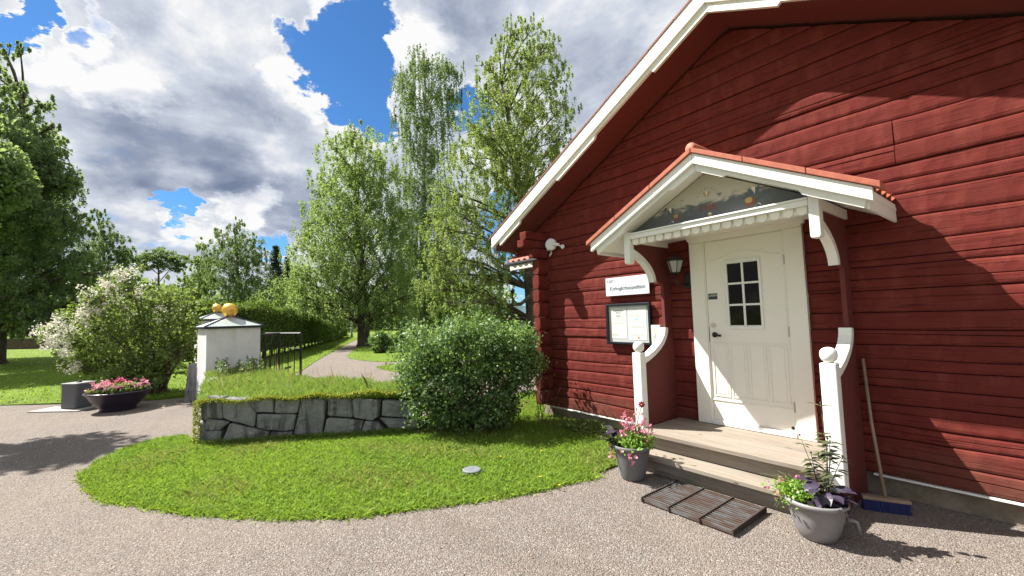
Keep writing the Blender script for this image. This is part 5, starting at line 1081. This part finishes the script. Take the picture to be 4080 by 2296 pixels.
# distant wood closing the horizon
pts = []; rw = np.random.default_rng(5)
for k in range(300):
    az = math.radians(rw.uniform(35, 122) if k < 230 else rw.uniform(-80, 35)); d = rw.uniform(78, 125); h = rw.uniform(4.5, 10) if not 46 < math.degrees(az) < 53 else rw.uniform(1, 1.8); c = np.array([CAM[0] - d * math.sin(az), CAM[1] + d * math.cos(az), h * .5]); n = 210 if k < 230 else 160
    q = unit(rw.normal(size=(n, 3))) * rw.uniform(.5, 1, (n, 1)) * np.array([h * .62, h * .62, h * .58]); pts.append(c + q)
pts = np.concatenate(pts); pts = pts[pts[:, 2] > 0]; tag(leaves('distant_wood', pts, L_MID, .95, None, (0, 0, 0), up=.5, asp=.8), 'band of mixed trees closing the horizon behind the churchyard', 'wood', kind='stuff')

# shrubs
def shrub(name, label, base, depth, lobes, lm, nleaf, ls, seed, stems=6, group=None, up=.5, cuts=1, spread=.16, asp=.62, sr=.02, fill=.35, zmin=0):
    r = np.random.default_rng(seed); t = thing(name, tuple(base), label, 'shrub', group); C, R = [], []
    cx = np.mean([l[0] for l in lobes]); half = max(abs(l[0] - cx) + l[2] for l in lobes)
    for (px, py, pr) in lobes:
        R1 = pr / FPX * depth; amp = half / FPX * depth * math.sqrt(max(.05, 1 - ((px - cx) / half) ** 2)) * .45 * cuts
        for sg in (-1, 1): C.append(at(px, py, depth + sg * amp * r.uniform(.5, 1))); R.append(R1)
    C, R = np.array(C), np.array(R); m = MB()
    for k in range(stems * 3):
        i = r.integers(0, len(C)); s0 = base + np.array([r.normal(0, .08), r.normal(0, .08), 0]); m.tube([s0, (s0 + C[i]) / 2 + r.normal(0, .08, 3), C[i] + r.normal(0, .2, 3) * R[i]], [sr * 1.5, sr, sr * .4], 5, False)
    tag(m.build('stems', M_TWIG, t, smooth=True), kind='stuff'); w = R ** 2 / (R ** 2).sum(); pts = []; outs = []
    for c, R1, ww in zip(C, R, w):
        nl = int(nleaf * ww); nc = max(4, nl // 22); d = unit(r.normal(size=(nc, 3))); rad = R1 * np.where(r.uniform(size=nc) < fill, r.uniform(.1, .7, nc), r.uniform(.75, 1.06, nc)); cc = c + d * rad[:, None]; k = r.integers(0, nc, nl); pts.append(cc[k] + r.normal(size=(nl, 3)) * (R1 * spread)); outs.append(d[k] * .8)
    pts = np.concatenate(pts); outs = np.concatenate(outs); q = pts * (6.5 / max(.5, 2 * np.median(R) * 2)) + r.uniform(0, 9, 3); g = np.sin(q[:, 0] * 1.3 + 1.2 * np.sin(q[:, 2])) * np.sin(q[:, 1] * 1.2 + np.sin(q[:, 0])) + .7 * np.sin(q[:, 2] * 1.9 + 1.5 * np.sin(q[:, 0] + q[:, 1]))
    k = (pts[:, 2] > .03 + zmin) & ((g > -.45) | (r.uniform(size=len(pts)) < .3)); tag(leaves('foliage', pts[k], lm, ls, t, ORG[t.name], up=up, asp=asp, out=outs[k]), kind='stuff'); return t, C, R
bb = np.array([-3.35, -1.25, 0])
sb, C_, R__ = shrub('shrub', 'large glossy green bush between the stone wall and the red house', bb, 6.45, [(1060, 880, 66), (1300, 870, 60), (1330, 920, 42), (1180, 850, 60), (1075, 890, 62), (1150, 870, 66), (1235, 865, 62), (1290, 890, 55), (1055, 950, 58), (1130, 945, 75), (1220, 945, 80), (1295, 950, 52), (1080, 1010, 60), (1160, 1015, 70), (1250, 1010, 62), (1110, 1050, 42), (1190, 1055, 42), (1265, 1045, 38), (1030, 905, 30)], L_BUSH, 36000, .053, 3, cuts=.62, spread=.17)
# upright shoots on top
pts = []; m = MB(); 
for k in range(70):
    px = random.uniform(1035, 1335); q = at(px, 850 + abs(px - 1180) * .18, 6.45 + random.uniform(-.5, .5)); tp = q + np.array([random.uniform(-.04, .04), random.uniform(-.04, .04), random.uniform(.06, .20)]); m.tube([q, tp], .003, 4, False)
    for j in range(14): pts.append(q + (tp - q) * random.uniform(-.3, 1.05) + rng.normal(0, .018, 3))
tag(leaves('shoots', np.array(pts), L_BUSH, .04, sb, ORG[sb.name]), kind='stuff')
lbp = gnd(400, 990); lbp = np.array([lbp[0], lbp[1], 0]); ld = dp(lbp)
sh, _, _ = shrub('lilac_shrub', 'big flowering shrub with white blossom on its left side, behind the flower bowl', lbp, ld, [(330, 705, 34), (290, 735, 42), (245, 755, 34), (220, 800, 44), (165, 820, 34), (125, 835, 26), (200, 860, 50), (280, 810, 62), (360, 760, 52), (430, 745, 46), (480, 775, 38), (350, 830, 66), (430, 820, 62), (475, 850, 40), (270, 880, 58), (350, 905, 62), (420, 900, 52), (240, 920, 40), (310, 950, 45), (190, 905, 34), (380, 955, 36)], L_LILAC, 17000, .092, 8, stems=12, sr=.03, cuts=.7, spread=.13)
bl_ = []; 
for (px, py, pr) in ((120, 835, 30), (150, 815, 28), (175, 845, 30), (205, 795, 30), (235, 740, 26), (265, 715, 22), (300, 690, 20), (330, 682, 14), (215, 765, 25), (165, 885, 18), (180, 925, 18), (250, 775, 28), (130, 860, 22), (290, 740, 26), (360, 740, 26), (390, 790, 26), (330, 800, 26)):
    for _ in range(14 if px < 310 else 5): bl_.append(at(px + random.gauss(0, pr * .5), py + random.gauss(0, pr * .4), ld - .2 - random.uniform(0, .8)))
bl_ = np.array(bl_); cc = np.repeat(bl_, 20, 0) + rng.normal(0, 1, (len(bl_) * 20, 3)) * (.045, .045, .06); tag(leaves('blossom', cc, L_WHITEFL, .042, sh, ORG[sh.name], up=.4, asp=.9), kind='stuff')
for i, (px, py, s_, lab) in enumerate(((958, 858, 30, 'left one of two small round bushes by the path'), (1010, 858, 32, 'right one of two small round bushes, partly behind the glossy bush'))):
    b_ = gnd(px, 888 - 4 * i); shrub('round_bush', lab, np.array([b_[0], b_[1], 0]), dp(b_), [(px - 10, py, s_ * .6), (px + 10, py - 2, s_ * .6), (px, py + 12, s_ * .62), (px, py - 12, s_ * .5)], L_BUSH, 3800, .11, 50 + i, group='small round bushes by the path', cuts=.8)
tws = thing('twiggy_plant', (-2.95, -.42, 0), 'thin bare twiggy plant in front of the house corner', 'plant'); m = MB()
for k in range(9): b_ = np.array([-3.0 + random.uniform(-.1, .1), -.42, 0]); tp = b_ + np.array([random.uniform(-.1, .35), random.uniform(-.15, .15), random.uniform(.4, .95)]); m.tube([b_, (b_ + tp) / 2 + rng.normal(0, .04, 3), tp], [.006, .004, .002], 5, False)
m.build('stems', M_TWIG, tws); cc = np.array([-2.9, -.42, .7]) + rng.normal(0, 1, (70, 3)) * (.16, .08, .2); tag(leaves('leaf_cluster', cc, L_BRONZE, .03, tws, ORG[tws.name]), kind='stuff')
# low leafy weeds along foundation
cc = np.stack([rng.uniform(-3.0, -1.0, 2600), rng.uniform(-.50, -.02, 2600), rng.uniform(.01, .10, 2600)], 1); cc[:, 2] *= (.6 + .5 * np.sin(cc[:, 0] * 5)); cc[:, 2] = np.abs(cc[:, 2]) + .01; o = leaves('foundation_weeds', cc, L_LILAC, .045, None, (0, 0, 0), up=1.0, asp=.8); tag(o, 'low leafy weeds along the foundation left of the porch', 'weeds', kind='stuff')

# hedge
hg = thing('hedge', (-14, -3.4, 0), 'long clipped conifer hedge running away left of the path', 'hedge')
HP = [(at(440, 830, 15.2)[:2], 2.3), (at(520, 830, 16.6)[:2], 2.45), (at(600, 830, 18.6)[:2], 2.5), (at(680, 830, 22)[:2], 2.45), (at(760, 830, 28)[:2], 2.1), (at(820, 830, 36)[:2], 1.5), (at(856, 830, 46)[:2], 1.0)]
hp = np.array([h[0] for h in HP]); hz = np.array([h[1] for h in HP]); seg = np.linalg.norm(np.diff(hp, axis=0), axis=1); cum = np.concatenate([[0], np.cumsum(seg)]); tot = cum[-1]
def hpos(u): return np.stack([np.interp(u, cum, hp[:, 0]), np.interp(u, cum, hp[:, 1])], 1), np.interp(u, cum, hz)
n = 46000; u = tot * rng.uniform(0, 1, n) ** 1.25; pos, hh = hpos(u); tdir = unit(hpos(np.clip(u + .3, 0, tot))[0] - hpos(np.clip(u - .3, 0, tot))[0]); nd = np.stack([-tdir[:, 1], tdir[:, 0]], 1)
th = rng.uniform(0, math.pi, n); w_ = .62; sgn = np.cos(th); zf = np.sin(th) ** .45; hh = hh * (1 + .04 * np.sin(u * 1.7)); top_ = rng.uniform(size=n) < .35
off = np.where(top_, rng.uniform(-w_, w_, n), np.sign(sgn) * (w_ + rng.normal(0, .05, n))); zz_ = np.where(top_, hh + rng.normal(0, .06, n), hh * rng.uniform(.16, 1.0, n)); c = np.stack([pos[:, 0] + nd[:, 0] * off, pos[:, 1] + nd[:, 1] * off, zz_], 1)
o_ = np.stack([nd[:, 0] * np.sign(off), nd[:, 1] * np.sign(off), np.zeros(n)], 1) * .8; tag(leaves('foliage', c, L_HEDGE, .13, hg, ORG[hg.name], up=.5, asp=.45, out=o_), kind='stuff')
m = MB(); V = []; us = np.linspace(0, tot, 40); pp, hh_ = hpos(us); td = unit(np.gradient(pp, axis=0)); nn_ = np.stack([-td[:, 1], td[:, 0]], 1)
for i in range(40):
    for (o1, zf1) in ((-.5, .18), (-.52, .94), (.52, .94), (.5, .18)): V.append((pp[i, 0] + nn_[i, 0] * o1, pp[i, 1] + nn_[i, 1] * o1, hh_[i] * zf1))
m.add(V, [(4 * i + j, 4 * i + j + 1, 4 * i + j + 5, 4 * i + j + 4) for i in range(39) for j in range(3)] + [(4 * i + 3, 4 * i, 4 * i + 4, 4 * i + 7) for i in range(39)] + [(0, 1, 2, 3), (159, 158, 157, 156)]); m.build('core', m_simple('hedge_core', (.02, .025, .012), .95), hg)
for i, uu in enumerate(np.arange(6, tot - 1, 1.1)):
    p_, h_ = hpos(np.array([uu])); q = np.array([p_[0, 0], p_[0, 1], 0]); q[:2] += (np.array([0.45, -.2])) * 0; MB().tube([q, q + np.array([.02, .03, .6])], [.06, .05], 6).build('hedge_trunk', M_BARK, hg)

# lamp post
lp_ = at(1292, 830, 24); lpt = thing('lamp_post', (lp_[0], lp_[1], 0), 'slim black lamp post seen over the glossy bush by the house corner', 'lamp post'); ztop = at(1292, 742, 24)[2]
MB().tube([(lp_[0], lp_[1], -.1), (lp_[0], lp_[1], ztop)], [.07, .045], 8).build('pole', M_IRON, lpt); MB().lathe([(0, 0), (.09, .02), (.13, .24), (.16, .26), (.05, .38), (0, .42)], (lp_[0], lp_[1], ztop), 12).build('lantern_head', M_IRON, lpt)
# far house on the left
fh = at(30, 850, 66); fho = thing('far_house', (fh[0], fh[1], 0), 'pale beige house with tall windows far behind the lawn at the left', 'house'); Fd = np.array([F_[0], F_[1], 0]); Fd /= np.linalg.norm(Fd); Rd = np.array([R0[0], R0[1], 0]); c0 = np.array([fh[0], fh[1], 0])
def FB(m, a0, a1, d0, d1, z0, z1): m.hexa([tuple(c0 + Rd * a + Fd * d + np.array([0, 0, z])) for z in (z0, z1) for a, d in ((a0, d0), (a1, d0), (a1, d1), (a0, d1))]); return m
FB(MB(), -9, 6.5, 0, 7, -.5, 3.0).build('wall', M_BEIGE, fho); FB(MB(), -9.5, 7, -.5, 7.5, 3.0, 3.3).build('roof_edge', M_ROOFD, fho)
m = MB(); m.hexa([tuple(c0 + Rd * a + Fd * d + np.array([0, 0, z])) for (a, d, z) in ((-9.5, -.5, 3.3), (7, -.5, 3.3), (7, 7.5, 3.3), (-9.5, 7.5, 3.3), (-9, 3.2, 5.5), (6.5, 3.2, 5.5), (6.5, 3.8, 5.5), (-9, 3.8, 5.5))]); m.build('roof', M_ROOFD, fho)
for a in (-7.2, -4.4, -1.6, .7, 4.1):
    wf = FB(MB(), a - .65, a + .65, -.06, .02, .6, 2.5).build('window', M_WHITE, fho); FB(MB(), a - .5, a + .5, -.09, -.05, .75, 1.45).build('pane', M_GLASS, wf); FB(MB(), a - .5, a + .5, -.09, -.05, 1.52, 2.36).build('pane', M_GLASS, wf)
# long low dark wall on the lawn in front of it
wl = MB(); a = gnd(-60, 880); b = gnd(330, 872); d_ = unit(b - a); n_ = np.array([-d_[1], d_[0], 0]); wl.hexa([tuple(q + n_ * o1 + np.array([0, 0, z])) for z in (-.1, 1.0) for q, o1 in ((a, 0), (b, 0), (b, .6), (a, .6))]); tag(wl.build('low_wall', m_simple('old_brown_wall', (.075, .05, .038), .95, var=.35, scale=3)), 'long low dark wall across the lawn in front of the far house', 'wall')
cc = a + (b - a) * rng.uniform(0, 1, (3000, 1)) + n_ * rng.uniform(0, .6, (3000, 1)); cc[:, 2] = 1.02 + rng.uniform(0, .05, 3000); 
# off-frame trees whose shadows fall on the gravel and lawn at the left
def farlobes(c, R1, n, seed):
    r = np.random.default_rng(seed); return [(c[0] + r.normal(0, R1 * .4), c[1] + r.normal(0, R1 * .4), c[2] + r.normal(0, R1 * .35), R1 * r.uniform(.35, .55)) for _ in range(n)]
def shadetree(base, c, R1, nl, seed, label):
    r = np.random.default_rng(seed); t = thing('broadleaf_tree', (base[0], base[1], 0), label, 'tree'); MB().tube([(base[0], base[1], -.1), (base[0], base[1], c[2])], [.2, .1], 8).build('trunk', M_BARK, t); P = []
    for (x, y, z, q) in farlobes(c, R1, 12, seed): d = unit(r.normal(size=(nl // 12, 3))); P.append(np.array([x, y, z]) + d * q * r.uniform(.5, 1, (nl // 12, 1)))
    tag(leaves('crown', np.concatenate(P), L_DARK, .16 if nl < 5000 else .20, t, ORG[t.name]), kind='stuff')
g_ = gnd(120, 1140); k_ = 6.5; c = g_ - SUN * (k_ / -SUN[2]); shadetree((c[0], c[1]), c, 1.0, 2600, 71, 'tree just outside the left edge that shades the gravel')
for i_, (px, py, k_, r_) in enumerate(((170, 955, 8, 2.3), (100, 925, 8, 3.4), (250, 935, 10.5, 2.6), (120, 905, 9, 4.6), (60, 950, 8.5, 2.6))):
    g_ = gnd(px, py); c = g_ - SUN * (k_ / -SUN[2]); shadetree((c[0], c[1]), c, r_, 12000, 72 + i_, ('nearest', 'second nearest', 'third nearest', 'farthest', 'leftmost')[i_] + ' of the trees beyond the left edge that shade the lawn')

# ------------------------------------------------------------------ grass and gravel close by
BUSHX = [(-4.2, -2.2), (-2.4, -.9), (-2.4, .2), (-4.6, .2)]
n = 115000; xy = scatter(ISL, n, ([(-5.7, -4.7), (-3.85, -2.0), (-4.4, -1.7), (-9, -2), (-9, -5)],)); dens_ = 1
def lz(x, y): return .012 + .006 * (np.sin(x * 2.1 + 1) * np.cos(y * 2.7) + .6 * np.sin(x * 5.3 + y * 3.1))
tag(blades('lawn_grass', xy, lz(xy[:, 0], xy[:, 1]) - .003, .034, .0095, L_GRASS, None, .75), 'short bright lawn grass on the island in front of the stone wall', 'grass', kind='stuff')
xy = xy[rng.integers(0, len(xy), 26000)]; xy = xy + rng.normal(0, .02, xy.shape); xy = xy[inpoly(xy, ISL)]; k = (np.sin(xy[:, 0] * 1.9) + np.sin(xy[:, 1] * 2.3 + 1) + rng.normal(0, .8, len(xy))) > .2; xy = xy[k]
q_ = scatter(ISL, 60000); pm = np.sin(q_[:, 0] * 2.7 + 2 * np.sin(q_[:, 1] * 1.3)) * np.sin(q_[:, 1] * 3.1 + 1.5 * np.sin(q_[:, 0])) + .35 * rng.normal(size=len(q_)); q_ = q_[(pm > .55) & (q_[:, 0] > -5.4)][:9000]
q_ = q_[~inpoly(q_, [(-5.7, -4.7), (-3.85, -2.0), (-4.4, -1.7), (-9, -2), (-9, -5)])]
tag(blades('lawn_weeds', q_, lz(q_[:, 0], q_[:, 1]), .055, .008, leafmat('pale_lawn_weeds', (.14, .17, .05), (.34, .36, .14), .3, .7, spec=.1), None, .8), 'paler, longer tufts growing in patches through the lawn', 'grass', kind='stuff')
c = np.stack([xy[:, 0], xy[:, 1], np.full(len(xy), .035) + rng.uniform(0, .015, len(xy))], 1); tag(leaves('clover', c, leafmat('clover_leaves', (.09, .17, .02), (.17, .28, .04), .3, .8, spec=.1), .020, None, (0, 0, 0), up=2.5, asp=.9), 'small clover leaves mixed into the lawn', 'clover', kind='stuff')
# ragged lawn edge on the gravel
E_ = np.array(ISL[:9]); segl = np.linalg.norm(np.diff(E_, axis=0), axis=1); cu_ = np.concatenate([[0], np.cumsum(segl)]); u = rng.uniform(0, cu_[-1], 9000); ex = np.stack([np.interp(u, cu_, E_[:, 0]), np.interp(u, cu_, E_[:, 1])], 1) + rng.normal(0, .035, (9000, 2)) + .03 * np.sin(u * 4)[:, None]
tag(blades('edge_grass', ex, np.full(len(ex), .0), .038, .010, L_GRASS, None, .9), 'ragged fringe of grass where the lawn meets the gravel', 'grass', kind='stuff')
for nm, poly, cnt, lab in (('L2', L2, 12000, 'grass strip between the hedge and the path'), ('L3', L3, 8000, 'grass around the foot of the birches'), ('L4', L4, 7000, 'small grass tongue behind the glossy bush'), ('L5', L5, 20000, 'wide lawn at the left behind the flower bowl')):
    xy = scatter(poly, cnt * 2)
    if nm == 'L5': d_ = np.linalg.norm(xy - CAM[:2], axis=1); xy = xy[rng.uniform(size=len(xy)) < np.clip(14 / d_, 0, 1) ** 2]
    xy = xy[:cnt]; tag(blades('lawn_grass', xy, np.full(len(xy), .015), .05, .03, L_GRASS, None, .8), lab, 'grass', kind='stuff')
# pebbles: crushed stone lying loose on the yard
n = 52000; rad = 1.2 + 6.5 * rng.uniform(0, 1, n) ** 1.2; azz = np.radians(rng.uniform(-12, 112, n)); xy = np.stack([CAM[0] - rad * np.sin(azz), CAM[1] + rad * np.cos(azz)], 1)
k = ~inpoly(xy, ISL) & ~((xy[:, 1] > -1.06) & (np.abs(xy[:, 0]) < 1.0)) & (xy[:, 1] < 0.03); xy = xy[k]; n = len(xy)
sz = rng.uniform(.002, .0055, n) * rng.choice([.8, 1, 1.5], n, p=[.5, .42, .08]); ax = rng.normal(size=(n, 3)); ax = unit(ax); bx_ = unit(np.cross(ax, rng.normal(size=(n, 3)))); cx_ = np.cross(ax, bx_); ax[:, 2] *= .7
c = np.stack([xy[:, 0], xy[:, 1], sz * .35], 1); s3 = sz[:, None]; V = np.stack([c + ax * s3, c - ax * s3, c + bx_ * s3 * .8, c - bx_ * s3 * .8, c + cx_ * s3 * .65, c - cx_ * s3 * .65], 1).reshape(-1, 3)
Fo = np.array([[0, 2, 4], [2, 1, 4], [1, 3, 4], [3, 0, 4], [2, 0, 5], [1, 2, 5], [3, 1, 5], [0, 3, 5]]); Q = (np.arange(n)[:, None, None] * 6 + Fo[None]).reshape(-1, 3)
def f_peb(t, b):
    g = t.new('ShaderNodeNewGeometry'); rr_ = t.new('ShaderNodeValToRGB'); t.l.new(g.outputs['Random Per Island'], rr_.inputs[0]); e = rr_.color_ramp.elements
    e[0].color = (.13, .11, .098, 1); e[1].color = (.46, .43, .40, 1); q = e.new(.35); q.color = (.25, .205, .178, 1); q = e.new(.8); q.color = (.31, .28, .255, 1); t.l.new(rr_.outputs[0], b.inputs['Base Color']); setb(t, b, 'Roughness', .85)
tag(npmesh('gravel', V, Q, mat('loose_pebbles', f_peb)), 'loose crushed stone scattered over the yard in front', 'gravel', kind='stuff')
q_ = np.stack([rng.uniform(-3, 2.2, 70), rng.uniform(-4.2, -.4, 70)], 1); q_ = q_[~inpoly(q_, ISL) & ~((q_[:, 1] > -1.1) & (np.abs(q_[:, 0]) < 1.0))]
tag(leaves('fallen_leaves', np.stack([q_[:, 0], q_[:, 1], np.full(len(q_), .008)], 1), leafmat('dry_leaves', (.10, .06, .03), (.28, .20, .09), .1, .8, spec=.1), .022, None, (0, 0, 0), up=4), 'small dry leaves lying on the gravel by the steps', 'leaves', kind='stuff')
# dandelions and a few pale stones
for (px, py, dl) in ((1260, 1160, 'yellow dandelion in the lawn just right of the grey cover'), (1362, 1145, 'yellow dandelion in the lawn farthest from the gravel, towards the house'), (1408, 1235, 'yellow dandelion in the lawn nearest the left flower pot'), (1360, 1213, 'yellow dandelion in the lawn close to the gravel edge')):
    p_ = gnd(px, py); d_ = thing('dandelion', (p_[0], p_[1], 0), dl, 'flower', 'yellow dandelions in the lawn'); MB().tube([(p_[0], p_[1], .0), (p_[0], p_[1], .05)], .002, 5).build('stalk', M_STEM, d_); MB().lathe([(0, -.004), (.010, 0), (.012, .004), (0, .009)], (p_[0], p_[1], .052), 10).build('flower_head', M_YEL, d_)
